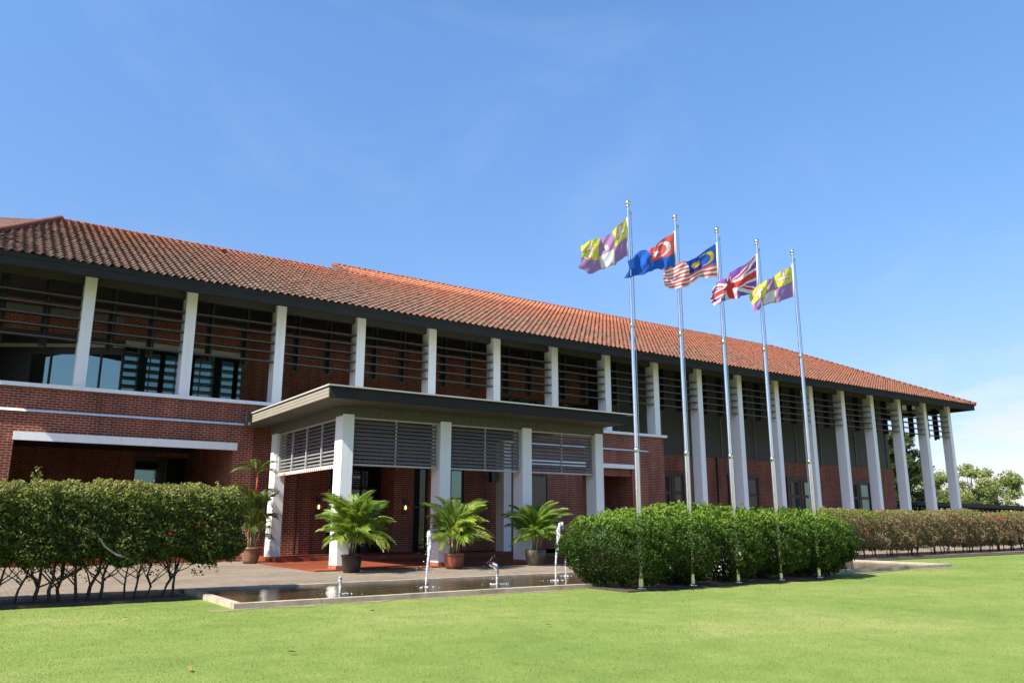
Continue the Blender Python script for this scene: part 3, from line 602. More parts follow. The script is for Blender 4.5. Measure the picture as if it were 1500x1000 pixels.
# entrance canopy (parts of its own one level down)
cn = empty('entrance_canopy', (8.37 - 27.0, 20.5 - YW, 0)); cn.parent = bd
def CN(mb, name, mats, label=None):
    mb.v = [(x - 8.37, y - 20.5, z) for x, y, z in mb.v]; o = mb.build(name, mats, cn)
    if label: o['label'] = label
    return o
CX0, CX1, CY0 = 7.50, 18.02, 19.3
m = MB(); m.box(CX0, CX1 - 0.2, CY0 + 0.03, CY0 + 0.10, 4.39, 4.64); m.box(CX1 - 0.26, CX1 - 0.2, CY0 + 0.10, 26.9, 4.39, 4.64); CN(m, 'front_fascia', M['fascia'])
m = MB()
for k in range(3): m.box(CX0 - 0.02, CX0 + 0.05, CY0 + 0.06, 25.95, 4.39 + k * 0.085, 4.39 + k * 0.085 + 0.072)
m.box(CX0 + 0.0, CX0 + 0.06, CY0 + 0.101, 25.9, 4.385, 4.64); CN(m, 'side_fascia', M['cream'], 'cream ribbed metal edge along the left of the canopy')
m = MB(); m.box(CX0 - 0.06, CX1, CY0 - 0.04, 25.98, 4.672, 4.71); CN(m, 'roof_edge', M['frame'])
m = MB(); m.box(CX0 + 0.06, CX1 - 0.27, CY0 + 0.11, 27.19, 4.37, 4.66); CN(m, 'soffit', M['soffit'])
m = MB(); m.box(8.30, 17.72, 20.52, 20.85, 4.10, 4.369); m.box(8.30, 8.72, 20.86, 26.6, 4.10, 4.369); CN(m, 'beam', M['rust'])
cols = [(8.37, 0.33), (11.42, 0.36), (14.36, 0.35), (17.33, 0.33)]
for i, (x, w) in enumerate(cols):
    m = MB(); m.box(x, x + w, 20.5, 21.02, 0.13, 4.14); c = CN(m, 'canopy_column', M['white'])
    m = MB(); m.box(x - 0.015, x + w + 0.015, 20.485, 21.04, -0.05, 0.13); CN(m, 'column_plinth', M['plinth'])
for x, w in ((8.37, 0.33), (17.35, 0.35)):
    m = MB(); m.box(x, x + w, 26.05, 26.6, 0.13, 4.37); CN(m, 'canopy_column', M['white']); m = MB(); m.box(x - 0.015, x + w + 0.015, 26.035, 26.62, -0.05, 0.13); CN(m, 'column_plinth', M['plinth'])
def louvre_panel(a, b, front=True, y=20.62):
    m = MB(); f = MB(); z0, z1 = 2.76, 4.095; ns = 11; e = 0.05
    def bx(mm, u0, u1, d0, d1, za, zb):
        if front: mm.box(u0, u1, y + d0, y + d1, za, zb)
        else: mm.box(8.46 + d0, 8.46 + d1, u0, u1, za, zb)
    bx(f, a, b, 0, 0.08, z1 - e, z1); bx(f, a, b, 0, 0.08, z0, z0 + e); bx(f, a, a + e, 0, 0.08, z0 + e, z1 - e); bx(f, b - e, b, 0, 0.08, z0 + e, z1 - e)
    n = 2 if front else 4
    for k in range(1, n): q = a + (b - a) * k / n; bx(f, q - 0.02, q + 0.02, 0.03 if front else 0.0, 0.075 if front else 0.045, z0 + e, z1 - e)
    for k in range(ns):
        z = z0 + e + 0.03 + (z1 - z0 - 2 * e - 0.06) * (k + 0.5) / ns
        u0, u1 = a + e, b - e; h = 0.033
        if front:
            bq = [(u0, y + 0.0, z - h - 0.006), (u1, y + 0.0, z - h - 0.006), (u1, y + 0.06, z + h - 0.012), (u0, y + 0.06, z + h - 0.012)]
        else:
            bq = [(8.46 + 0.05, u0, z - h - 0.006), (8.46 + 0.11, u0, z + h - 0.012), (8.46 + 0.11, u1, z + h - 0.012), (8.46 + 0.05, u1, z - h - 0.006)]
        m.hexa(bq, [(p[0], p[1], p[2] + 0.014) for p in bq])
    CN(m, 'louvre_slats', M['slat']); CN(f, 'louvre_frame', M['frame'])
louvre_panel(8.71, 11.41); louvre_panel(11.79, 14.35); louvre_panel(14.72, 17.32); louvre_panel(21.03, 26.04, False)
m = MB()
for k in range(60):
    y0 = 21.05 + k * 0.083; m.box(8.44, 8.50, y0, y0 + 0.081, 2.70, 2.758, mi=k % 2)
CN(m, 'striped_valance', [M['offwhite'], plain('red_stripe', (0.45, 0.09, 0.06), 0.7)])
m = MB(); m.box(16.95, 17.15, 26.3, 26.5, 2.75, 3.15); m.box(16.98, 17.12, 26.27, 26.299, 2.80, 2.9); CN(m, 'speaker', M['black'])
m = MB(); m.box(7.35, 7.5, 26.02, 26.14, 4.52, 4.72); m.box(7.38, 7.47, 26.14, 26.4, 4.55, 4.6); m.box(7.30, 7.53, 25.93, 26.018, 4.40, 4.70); CN(m, 'floodlight', M['fascia'])
m = MB(); m.box(9.9, 10.15, 24.0, 24.2, 4.05, 4.368); CN(m, 'ceiling_speaker', M['frame'])
# ------------------------------------------------------------------ foliage helpers
def leaf_quads(P, Nrm, size, c, spread=0.9, aspect=0.55, rng=RNG):
    n = len(P); d = Nrm + rng.normal(0, spread, (n, 3)); d /= np.linalg.norm(d, axis=1, keepdims=True) + 1e-9
    r = rng.normal(0, 1, (n, 3)); t = np.cross(d, r); t /= np.linalg.norm(t, axis=1, keepdims=True) + 1e-9; b = np.cross(d, t)
    s = (size * (0.6 + 0.8 * rng.random(n)))[:, None]
    V = np.empty((n, 4, 3)); V[:, 0] = P - t * s * 0.5; V[:, 1] = P + b * s * aspect * 0.5 + d * s * 0.10; V[:, 2] = P + t * s * 0.5; V[:, 3] = P - b * s * aspect * 0.5 + d * s * 0.10
    UV = np.repeat(np.stack([np.clip(c, 0.01, 0.99), np.zeros(n)], 1), 4, 0)
    return V.reshape(-1, 3), np.arange(4 * n).reshape(-1, 4), UV
def wob(P, f, amp, ph=0.0):
    return amp * (np.sin(P[:, 0] * f + ph) * np.sin(P[:, 1] * f * 1.3 + 2 * ph) + np.sin(P[:, 2] * f * 1.2 + P[:, 0] * f * 0.6 + 3 * ph) * 0.8 + 0.5 * np.sin(P[:, 0] * f * 2.7 + P[:, 2] * f * 2.1 + ph))
def shell(n, lo, hi, sdf, lam, rng=RNG):
    out = []; cnt = 0; lo, hi = np.array(lo), np.array(hi)
    while cnt < n:
        P = lo + (hi - lo) * rng.random((200000, 3)); s = sdf(P); k = (s < 0) & (rng.random(len(P)) < np.exp(s / lam)); out.append(P[k]); cnt += k.sum()
    P = np.concatenate(out)[:n]; e = 0.02
    g = np.stack([sdf(P + np.eye(3)[i] * e) - sdf(P - np.eye(3)[i] * e) for i in range(3)], 1); g /= np.linalg.norm(g, axis=1, keepdims=True) + 1e-9
    return P, g, sdf(P)
def rbox(c, h, r):
    c, h = np.array(c), np.array(h)
    def f(P):
        q = np.abs(P - c) - (h - r); return np.linalg.norm(np.maximum(q, 0), axis=1) + np.minimum(q.max(1), 0) - r
    return f
def foliage(name, P, Nn, c, size, m, root, spread=0.9, aspect=0.55):
    V, F, UV = leaf_quads(P - np.array(root.location), Nn, size, c, spread, aspect)
    return np_mesh(name, V, F, UV, m, root)
def stems(root, bases, zt, lean, rad0, m, name='stem', rng=random):
    for (x, y) in bases:
        h = zt + rng.uniform(-0.05, 0.1); lx = lean + rng.uniform(-0.28, 0.24); rad = rad0 * rng.uniform(0.6, 1.25); mb = MB()
        p = [(x, y, -0.06), (x + lx * 0.2 + rng.uniform(-.05, .05), y, h * 0.28), (x + lx * 0.4 + rng.uniform(-.07, .07), y + rng.uniform(-.04, .04), h * 0.6), (x + lx, y + rng.uniform(-.1, .1), h + 0.25)]
        mb.tube(p, [rad * 1.2, rad, rad * 0.8, rad * 0.45], 6)
        for k in range(rng.choice((3, 4, 5, 6))):
            a = Vector(p[1]).lerp(Vector(p[2]), rng.random()); q = a + Vector((rng.uniform(-.45, .45), rng.uniform(-.2, .2), rng.uniform(0.18, 0.5)))
            mid = a.lerp(q, 0.5) + Vector((rng.uniform(-.06, .06), 0, -0.03)); mb.tube([a, mid, q], [rad * 0.5, rad * 0.38, rad * 0.2], 5)
            for s in range(2):
                e = q + Vector((rng.uniform(-.25, .25), rng.uniform(-.1, .1), rng.uniform(-.02, .25))); mb.tube([mid.lerp(q, 0.6 * s + .2), e], [rad * 0.25, rad * 0.12], 4)
        relbuild(mb, name, m, root)
def flowers(root, pts, size=0.05):
    for p in pts:
        n = 9; P = np.array(p) + RNG.normal(0, size * 0.55, (n, 3)); Nn = np.tile([0, -0.7, 0.7], (n, 1))
        foliage('flower', P, Nn, RNG.random(n), size, M['flower'], root, 0.8, 0.9)

# left hedge
hl = empty('hedge', (0.5, 15.5, -0.05), 'clipped dark green hedge on bare stems in front of the left wing', 'hedge')
f0 = rbox((-1.2, 15.72, 1.25), (5.55, 0.78, 0.64), 0.30)
fl = lambda P: f0(P) + wob(P, 3.1, 0.02) + wob(P, 9.0, 0.03, 1.0) + wob(P, 21.0, 0.03, 2.0) + np.where(P[:, 2] < 1.0, 0.06 * np.sin(P[:, 0] * 4.3) + 0.05 * np.sin(P[:, 0] * 9.7), 0)
P, G, s = shell(140000, (-3.2, 14.9, 0.5), (4.5, 16.6, 2.0), fl, 0.10)
c = np.clip(0.26 + 0.50 * np.clip((P[:, 2] - 1.3) / 0.5, 0, 1) ** 1.3 + s * 0.9 + RNG.normal(0, 0.2, len(P)) + np.where(P[:, 2] > 1.72, 0.12, 0), 0, 1)  # sunlit top, shaded lower and inner leaves painted into the leaf colour
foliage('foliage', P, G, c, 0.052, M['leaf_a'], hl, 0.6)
def sprigs(root, xs, y, z, m, H=0.2):
    for x in xs:
        n = 26; t = RNG.random(n); hh = H * (0.5 + random.random()); P = np.stack([x + 0.03 * np.sin(t * 5) + RNG.normal(0, 0.02, n), np.full(n, y) + RNG.normal(0, 0.02, n), z + t * hh], 1)
        foliage('sprig', P, np.tile([0, -.5, .6], (n, 1)), 0.6 + 0.4 * RNG.random(n), 0.055, m, root)
sprigs(hl, [0.95, 1.08, 1.62, 2.6, 3.3, 0.3, 3.9], 15.4, 1.83, M['leaf_a'], 0.16); sprigs(hl, [1.02], 15.4, 1.84, M['leaf_a'], 0.42)
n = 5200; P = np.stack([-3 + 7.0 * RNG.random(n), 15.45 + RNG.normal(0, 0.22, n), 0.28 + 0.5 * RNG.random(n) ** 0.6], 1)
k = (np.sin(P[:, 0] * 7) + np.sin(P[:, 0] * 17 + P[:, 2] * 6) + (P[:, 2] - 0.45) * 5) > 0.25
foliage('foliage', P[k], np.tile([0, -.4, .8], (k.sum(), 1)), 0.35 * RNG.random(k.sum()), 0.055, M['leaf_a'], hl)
stems(hl, [(x, 15.5 + random.uniform(-.1, .1)) for x in (-2.6, -2.0, -1.4, -0.8, -0.2, 0.25, 0.60, 0.90, 1.16, 1.40, 1.55, 1.80, 1.96, 2.15, 2.52, 2.66, 2.84, 3.12, 3.28)], 0.62, 0.16, 0.026, M['bark'])
m = MB(); m.tube([(1.95, 14.98, 1.02), (2.06, 14.95, 0.86), (2.25, 14.97, 0.72), (2.45, 15.0, 0.66), (2.62, 15.2, 0.62)], [0.010, 0.015, 0.017, 0.015, 0.012], 7); relbuild(m, 'dead_branch', M['palebark'], hl)
flowers(hl, [(3.55, 14.96, 1.25), (3.05, 14.96, 1.06), (3.45, 14.98, 1.17), (3.38, 14.98, 1.19)], 0.032)

# right hedge, dry pinkish
hr = empty('hedge', (26.0, 17.2, -0.05), 'long dry pinkish-brown hedge with a few red flowers on the right', 'hedge')
def sheared(P): Q = P.copy(); Q[:, 1] -= 0.035 * (P[:, 0] - 26); return Q
f1 = rbox((36.3, 17.85, 1.00), (11.1, 0.85, 0.66), 0.36)
fr = lambda P: f1(sheared(P)) + wob(P, 1.3, 0.05) + wob(P, 5.0, 0.03, 2.0) + wob(P, 14.0, 0.025, 1.0) + np.where(P[:, 2] < 0.7, 0.08 * np.sin(P[:, 0] * 3.3) + 0.06 * np.sin(P[:, 0] * 7.7), 0)
P, G, s = shell(150000, (25.0, 16.8, 0.2), (47.5, 19.8, 1.9), fr, 0.13)
gb = np.clip((31 - P[:, 0]) / 6, 0, 1) * 0.42
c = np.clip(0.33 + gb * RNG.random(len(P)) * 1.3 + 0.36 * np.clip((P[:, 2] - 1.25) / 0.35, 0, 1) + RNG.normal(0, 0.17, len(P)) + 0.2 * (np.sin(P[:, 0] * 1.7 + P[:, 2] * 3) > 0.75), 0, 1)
foliage('foliage', P, G, c, 0.07, M['leaf_c'], hr, 1.0, 0.5)
stems(hr, [(25.7 + k * 0.62 + random.uniform(-.15, .15), 17.3 + 0.035 * k * 0.62 + random.uniform(-.15, .15)) for k in range(33)], 0.52, 0.12, 0.03, M['bark'])
stems(hr, [(25.9 + k * 0.85 + random.uniform(-.2, .2), 17.8 + 0.035 * k * 0.85 + random.uniform(-.2, .2)) for k in range(24)], 0.52, -0.1, 0.022, M['bark'])
flowers(hr, [(25.0 + 1.9, 16.98, 0.95), (27.2, 17.0, 1.0), (33.6, 17.3, 1.35), (34.3, 17.32, 1.30), (35.2, 17.4, 1.42), (36.0, 17.4, 1.22), (36.9, 17.5, 1.5), (37.6, 17.45, 1.44), (37.9, 17.5, 1.38), (38.4, 17.5, 1.46), (39.1, 17.5, 1.32), (38.9, 17.55, 1.52), (28.3, 17.2, 1.58), (31.2, 17.3, 1.5)], 0.05)

# clipped shrubs round the flagpoles
SH = [(11.56, 12.9, 1.12, 1.30, 1.46, 'leftmost clipped green shrub, a broad low dome beside the fountain'), (12.96, 12.9, 0.80, 1.30, 1.62, 'clipped green shrub between the first and second flagpoles from the left'),
      (14.44, 12.9, 0.76, 1.28, 1.58, 'clipped green shrub left of the gap showing the grey box'), (15.90, 12.9, 0.78, 1.30, 1.57, 'clipped green shrub right of the gap showing the grey box'), (17.25, 12.9, 0.76, 1.28, 1.57, 'clipped green shrub between the two rightmost flagpoles'), (18.10, 12.85, 0.72, 1.0, 1.33, 'rightmost clipped green shrub, tapering down beside the far pond corner')]
for i, (x, y, rx, ry, zt, lab) in enumerate(SH):
    t = empty('clipped_shrub', (x, y, -0.05), lab, 'shrub', 'clipped shrubs round the flagpoles')
    zc = zt * 0.52; rz = zt - zc
    def fs(P, x=x, y=y, rx=rx, ry=ry, zc=zc, rz=rz, i=i):
        D_ = P - np.array([x, y, zc]); q = np.abs(np.stack([D_[:, 0] / rx, D_[:, 1] / ry, np.where(D_[:, 2] < 0, D_[:, 2] / (zc * 1.4), D_[:, 2] / rz)], 1)); p = 2.3 if i in (0, 5) else 2.4
        low = np.clip((zc - P[:, 2]) / zc, 0, 1) ** 1.4 * (0.04 + 0.24 * (P[:, 1] < y) + 0.3 * (i == 0) * np.clip((x - P[:, 0]) / rx, 0, 1))
        f = ((q ** p).sum(1)) ** (1 / p) - 1 + low
        return f * min(rx, ry, rz) + wob(P, 3.3, 0.035, i) + wob(P, 8.0, 0.035, i + 1.0) + wob(P, 19.0, 0.028, i)
    n = int(25000 * rx); P, G, s = shell(n, (x - rx - .2, y - ry - .2, -0.02), (x + rx + .2, y + ry + .2, zt + .2), fs, 0.075)
    c = np.clip(0.10 + 0.76 * np.clip((P[:, 2] - 0.85) / 0.6, 0, 1) ** 1.2 + RNG.normal(0, 0.17, len(P)) + s * 1.0, 0, 1)  # leaf colour carries the light: bright sunlit crown, dark shaded sides and depth
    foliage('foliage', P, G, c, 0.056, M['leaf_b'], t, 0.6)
    stems(t, [(x + random.uniform(-.5, .5) * rx, y + random.uniform(-.3, .3)) for k in range(5)], 0.4, 0.05, 0.03, M['bark'])
    sprigs(t, [x + random.uniform(-.7, .7) * rx for k in range(3)], y, zt - 0.08, M['leaf_b'], 0.13)

# ------------------------------------------------------------------ flagpoles and flags
PX = [11.46, 12.93, 14.35, 15.82, 17.24]; PYY = 12.25
FNAME = ['leftmost purple and yellow', 'blue flag with red canton', 'red and white striped', 'union', 'rightmost purple and yellow']
PLAB = ['tall steel flagpole flying the leftmost purple and yellow flag', 'tall steel flagpole flying the blue flag with a red canton', 'tall steel flagpole flying the red and white striped flag', 'tall steel flagpole flying the red cross and diagonals flag', 'rightmost tall steel flagpole, flying the small purple and yellow flag']
pole0 = None
for i, x in enumerate(PX):
    t = empty('flagpole', (x, PYY, -0.06), PLAB[i], 'flagpole', 'steel flagpoles in a row')
    if pole0 is None:
        parts = []
        for z0, z1, r0, r1 in ((0, 2.76, 0.053, 0.051), (2.76, 5.42, 0.041, 0.039), (5.42, 8.16, 0.033, 0.029)):
            m = MB(); m.lathe([(r0, z0), (r1, z1)], n=20); parts.append(m.build('pole_section', M['steel'], t))
        for z, r in ((2.76, 0.056), (5.42, 0.043)):
            m = MB(); m.lathe([(0.03, z - 0.05), (r, z - 0.05), (r, z + 0.03), (r * 0.75, z + 0.06), (0.03, z + 0.06)], n=20); parts.append(m.build('collar', M['steel'], t))
        m = MB(); pr = [(0.0, 8.13), (0.05, 8.14), (0.05, 8.165), (0.025, 8.17)] + [(0.062 * math.sin(a), 8.225 - 0.062 * math.cos(a)) for a in np.linspace(0.45, math.pi, 10)]
        m.lathe(pr, n=18); parts.append(m.build('finial', M['steel'], t))
        m = MB(); m.box(0.03, 0.085, -0.012, 0.012, 8.02, 8.05); m.lathe([(0, -.02), (0.025, -.02), (0.025, .02), (0, .02)], (0.085, 0, 8.02), 10); parts.append(m.build('pulley', M['steel'], t))
        m = MB(); m.tube([(0.085, 0, 8.0), (0.09, 0.0, 6.0), (0.088, 0.0, 3.0), (0.075, 0, 1.15)], 0.007, 5); m.tube([(0.098, 0.01, 8.0), (0.10, 0.0, 6.0), (0.095, 0.0, 3.0), (0.08, 0, 1.15)], 0.006, 5); parts.append(m.build('halyard', M['frame'], t))
        m = MB(); m.lathe([(0.0, 0), (0.10, 0), (0.10, 0.03), (0.062, 0.05), (0.0, 0.05)], n=20); parts.append(m.build('base_ring', M['steel'], t)); pole0 = t
    else:
        for p in parts: copy_part(p, t)
FL = [([(11.45, 7.84), (11.16, 7.59), (10.88, 7.32), (10.60, 7.15), (10.29, 7.02), (10.01, 6.88)], [(11.39, 6.93), (11.17, 6.77), (10.93, 6.61), (10.58, 6.43), (10.28, 6.34), (9.93, 6.35)]),
 ([(12.91, 7.79), (12.48, 7.51), (12.08, 7.23), (11.79, 7.09), (11.54, 6.96), (11.29, 6.74)], [(12.88, 6.96), (12.55, 6.83), (12.26, 6.75), (11.91, 6.62), (11.55, 6.46), (11.23, 6.36)]),
 ([(14.28, 7.79), (13.77, 7.45), (13.29, 7.16), (12.93, 7.02), (12.59, 6.87), (12.29, 6.72)], [(14.27, 6.93), (13.91, 6.86), (13.56, 6.75), (13.14, 6.51), (12.85, 6.40), (12.50, 6.36)]),
 ([(15.77, 7.78), (15.28, 7.46), (14.79, 7.15), (14.49, 6.95), (14.24, 6.80), (13.91, 6.46)], [(15.67, 6.79), (15.25, 6.65), (14.84, 6.51), (14.49, 6.39), (14.24, 6.30), (14.00, 6.19)]),
 ([(17.18, 7.76), (16.77, 7.55), (16.42, 7.36), (16.02, 7.16), (15.69, 6.95), (15.36, 6.72)], [(17.13, 6.92), (16.67, 6.75), (16.22, 6.59), (15.84, 6.46), (15.55, 6.31), (15.36, 6.20)])]
def cloth(name, col):
    m, t, b = mat(name); t.nodes.remove(b)
    d = N(t, 'ShaderNodeBsdfDiffuse'); d.inputs['Color'].default_value = (*col, 1); tr = N(t, 'ShaderNodeBsdfTranslucent'); tr.inputs['Color'].default_value = (*[min(1, c * 1.1) for c in col], 1)
    x = N(t, 'ShaderNodeMixShader'); x.inputs[0].default_value = 0.42; t.links.new(d.outputs[0], x.inputs[1]); t.links.new(tr.outputs[0], x.inputs[2]); t.links.new(x.outputs[0], t.nodes['Material Output'].inputs['Surface']); return m
CL = [cloth('yellow_cloth', (0.74, 0.74, 0.10)), cloth('purple_cloth', (0.40, 0.23, 0.47)), cloth('white_cloth', (0.80, 0.80, 0.80)), cloth('red_cloth', (0.74, 0.07, 0.07)), cloth('blue_cloth', (0.035, 0.14, 0.55)), cloth('dark_blue_cloth', (0.025, 0.06, 0.34)), cloth('gold_cloth', (0.75, 0.52, 0.05)), cloth('violet_cloth', (0.24, 0.10, 0.42)), cloth('pale_grey_cloth', (0.55, 0.56, 0.60)), cloth('coral_cloth', (0.80, 0.13, 0.11))]
YEL, PUR, WHI, RED, BLU, DBL, GOL, VIO, GRY, COR = range(10)
def cross_mark(du, dv, s):
    """flared cross: white with a thin red outline; du, dv from its centre in flag heights"""
    a, b = abs(du) / s, abs(dv) / s
    def arm(p, q, k): return p < 1.0 and q < 0.13 * k + 0.17 * p * p * k
    vv = b if dv > 0 else b * 0.72
    if arm(a * 1.25, vv, 1) or arm(vv, a, 1): return WHI
    if arm(a * 1.12, vv * 0.95, 1.4) or arm(vv * 0.92, a * 0.95, 1.4): return RED
    return None
def star(du, dv, r0, r1, n, rot=0.0):
    r = math.hypot(du, dv); a = (math.atan2(dv, du) + rot) % (2 * math.pi / n); k = abs(a - math.pi / n) / (math.pi / n)
    # k = 1 on a point, 0 between two points
    A = Vector((r1, 0)); Bv = Vector((r0 * math.cos(math.pi / n), r0 * math.sin(math.pi / n))); th = (1 - k) * math.pi / n
    den = math.sin(th) * (A.x - Bv.x) + math.cos(th) * Bv.y
    return r < (A.x * Bv.y) / den
def d_uni(u, v, asp):
    x, y = u * asp, v
    if v > 0.5 and u < 0.36: return cross_mark(x - 0.20 * asp, y - 0.76, 0.20) if cross_mark(x - 0.20 * asp, y - 0.76, 0.20) is not None else YEL
    if v > 0.40 and u > 0.62:
        k = cross_mark(x - 0.81 * asp, y - 0.72, 0.20); return YEL if k is None else k
    if 0.37 < u < 0.61 and 0.02 < v < 0.47:
        if u < 0.385 or u > 0.595 or v < 0.045 or v > 0.445: return GOL
        if abs(u - 0.49) < 0.005: return GRY
        if abs(((v * 22) % 1) - 0.5) < 0.12 and 0.41 < u < 0.57 and abs(u - 0.49) > 0.02 and 0.12 < v < 0.38 and (int(u * 90) % 4): return GRY
        return WHI
    dx, dy = (u - 0.49) * asp, v - 0.66          # small crest above the book
    if abs(dx) < 0.085 and abs(dy) < 0.11:
        if dy > 0.05 and abs(dx) < 0.03: return GOL
        if abs(dy) < 0.045 and abs(dx) < 0.085 - abs(dy): return WHI if abs(dx) < 0.05 else COR
        if -0.10 < dy < -0.045 and abs(dx) < 0.04: return WHI
    return PUR
def d_johor(u, v, asp):
    if u < 0.5 and v > 0.40:
        x, y = u * asp, v
        if star(x - 0.33 * asp, y - 0.68, 0.065, 0.175, 5, 0.3): return WHI
        d1 = math.hypot(x - 0.235 * asp, y - 0.69); d2 = math.hypot(x - 0.275 * asp, y - 0.69)
        return WHI if d1 < 0.235 and d2 > 0.205 else COR
    return BLU
def d_stripe(u, v, asp):
    if u < 0.5 and v > 6 / 14:
        x, y = u * asp, v
        if star(x - 0.32 * asp, y - 0.70, 0.085, 0.17, 14): return GOL
        d1 = math.hypot(x - 0.18 * asp, y - 0.70); d2 = math.hypot(x - 0.215 * asp, y - 0.70)
        return GOL if d1 < 0.22 and d2 > 0.19 else DBL if u > 0.23 else BLU
    return COR if int((1 - v) * 14 + 1e-6) % 2 == 0 else WHI
def d_union(u, v, asp):
    x, y = (u - 0.5) * 2.0, v - 0.5
    if abs(x) < 0.11 or abs(y) < 0.10: return RED
    if abs(x) < 0.19 or abs(y) < 0.167: return WHI
    dd = []
    for s in (1, -1):
        d = (y - s * x * 0.5) / math.hypot(1, 0.5); dd.append((abs(d), d, s))
    a, d, s = min(dd)
    side = (d * (1 if x > 0 else -1) * 1)
    if -0.07 < side * (1 if s > 0 else 1) < -0.003: return RED
    return WHI if a < 0.10 else VIO
DES = [d_uni, d_johor, d_stripe, d_union, d_uni]; FLAB = ['leftmost purple and yellow quartered flag with white crosses and book', 'blue flag with white crescent and star on a red canton', 'red and white striped flag with yellow crescent and star on blue', 'flag of red and white crosses and diagonals on violet blue', 'rightmost purple and yellow quartered flag, its fly end curled under']
def interp(pl, u):
    k = u * (len(pl) - 1); i = min(int(k), len(pl) - 2); f = k - i
    g = lambda j: np.array(pl[max(0, min(len(pl) - 1, j))]); p0, p1, p2, p3 = g(i - 1), g(i), g(i + 1), g(i + 2)
    return 0.5 * (2 * p1 + (p2 - p0) * f + (2 * p0 - 5 * p1 + 4 * p2 - p3) * f * f + (3 * p1 - p0 - 3 * p2 + p3) * f ** 3)
for i, (top, bot) in enumerate(FL):
    nu, nv = (150, 90); V = []; ph = [0.2, 1.9, 3.4, 5.0, 0.9][i]; fq = [1.5, 2.1, 1.7, 2.2, 1.8][i]
    for a in range(nu + 1):
        u = a / nu; pt, pb = interp(top, u), interp(bot, u)
        for b in range(nv + 1):
            v = b / nv; q = pb * (1 - v) + pt * v; am = min(1, u * 3)
            y = PYY + am * ((0.05 if i == 2 else 0.062) * math.sin(2 * math.pi * fq * (u + 0.28 * v) + ph) + 0.024 * math.sin(2 * math.pi * (2.7 * fq * u - 0.9 * v) + 2 * ph) + 0.010 * math.sin(2 * math.pi * (5.3 * u + 2.3 * v) + ph)) - 0.10 * u
            dz = am * (0.018 * math.sin(2 * math.pi * (2.2 * u + 0.6 * v) + ph) + (0.012 * math.sin(31 * u + ph) * (v < 0.08 or v > 0.92)))
            V.append((q[0] - PX[i], y - PYY, q[1] + dz - 7.8))
    F = []; MI = []; asp = 1.75; des = DES[i]
    for a in range(nu):
        for b in range(nv):
            k = a * (nv + 1) + b; F.append((k, k + nv + 1, k + nv + 2, k + 1)); MI.append(des((a + 0.5) / nu, (b + 0.5) / nv, asp))
    t = empty('flag', (PX[i], PYY, 7.8), FLAB[i], 'flag', 'flags on the steel flagpoles')
    np_mesh('cloth', np.array(V), F, np.zeros((len(F) * 4, 2)), CL, t, MI, smooth=True)
    m = MB(); m.tube([(-0.035, 0, 0.02), (-0.05, 0, -0.45), (-0.06, 0, -0.88)], 0.014, 6); m.build('hoist_band', M['offwhite'], t)

# ------------------------------------------------------------------ potted palms
def frond_mesh(Ln, nl, ll, droop, up=0.0, seed=0, cbias=0.5, wid=0.027):
    r = random.Random(seed); mb = MB(); pts = []
    for k in range(13):
        s = k / 12; pts.append(Vector((Ln * (s - 0.16 * droop * s ** 3), 0, Ln * (0.10 * math.sin(s * 2.2) - droop * 0.55 * s ** 2.3))))
    mb.tube(pts, [0.010 - 0.007 * k / 12 for k in range(13)], 5)
    mb.uv = [(0.72 + 0.1 * cbias, 0)] * len(mb.uv)
    def at(s):
        k = min(int(s * 12), 11); return pts[k].lerp(pts[k + 1], s * 12 - k), (pts[k + 1] - pts[k]).normalized()
    for k in range(nl):
        s = 0.22 + 0.77 * k / (nl - 1); p, d = at(s); l = ll * (0.55 + 0.75 * math.sin(math.pi * min(1, (s - 0.1) / 0.95)) ** 0.8) * r.uniform(0.88, 1.1)
        for sd in (-1, 1):
            side = Vector((0, sd, 0)); nrm = d.cross(side) * sd; 
            if nrm.z < 0: nrm = -nrm
            a = math.radians(52 - 26 * s + r.uniform(-6, 6)); dirn = (d * math.cos(a) + side * math.sin(a) + nrm * 0.28).normalized()
            w = wid * (0.8 + 0.4 * r.random()); b = d * w * 0.5
            q1 = p + dirn * l * 0.45; d2 = (dirn + Vector((0, 0, -0.45 - 0.5 * droop))).normalized(); q2 = q1 + d2 * l * 0.35; q3 = q2 + (d2 + Vector((0, 0, -0.7))).normalized() * l * 0.25
            cc = max(0.02, min(0.98, cbias + r.gauss(0, 0.10) + 0.15 * (s - 0.5)))
            for pa, pb, wa, wb in ((p, q1, 0.5, 1.0), (q1, q2, 1.0, 0.8), (q2, q3, 0.8, 0.1)):
                mb.face([pa - b * wa, pa + b * wa, pb + b * wb, pb - b * wb], uv=[(cc, 0)] * 4)
    return mb
def pot_prof(kind):
    if kind == 0: return [(0.0, 0.0), (0.20, 0.0), (0.235, 0.10), (0.285, 0.30), (0.295, 0.42), (0.325, 0.44), (0.325, 0.49), (0.285, 0.49), (0.275, 0.44), (0.0, 0.43)]
    if kind == 1: return [(0.0, 0.0), (0.20, 0.0), (0.215, 0.04), (0.245, 0.25), (0.262, 0.40), (0.28, 0.405), (0.28, 0.44), (0.25, 0.44), (0.24, 0.40), (0.0, 0.40)]
    if kind == 2: return [(0.0, 0.0), (0.21, 0.0), (0.25, 0.08), (0.275, 0.20), (0.27, 0.32), (0.265, 0.345), (0.29, 0.36), (0.29, 0.40), (0.25, 0.40), (0.24, 0.36), (0.0, 0.36)]
    return [(0.0, 0.0), (0.20, 0.0), (0.235, 0.05), (0.30, 0.25), (0.325, 0.45), (0.31, 0.455), (0.29, 0.42), (0.0, 0.41)]
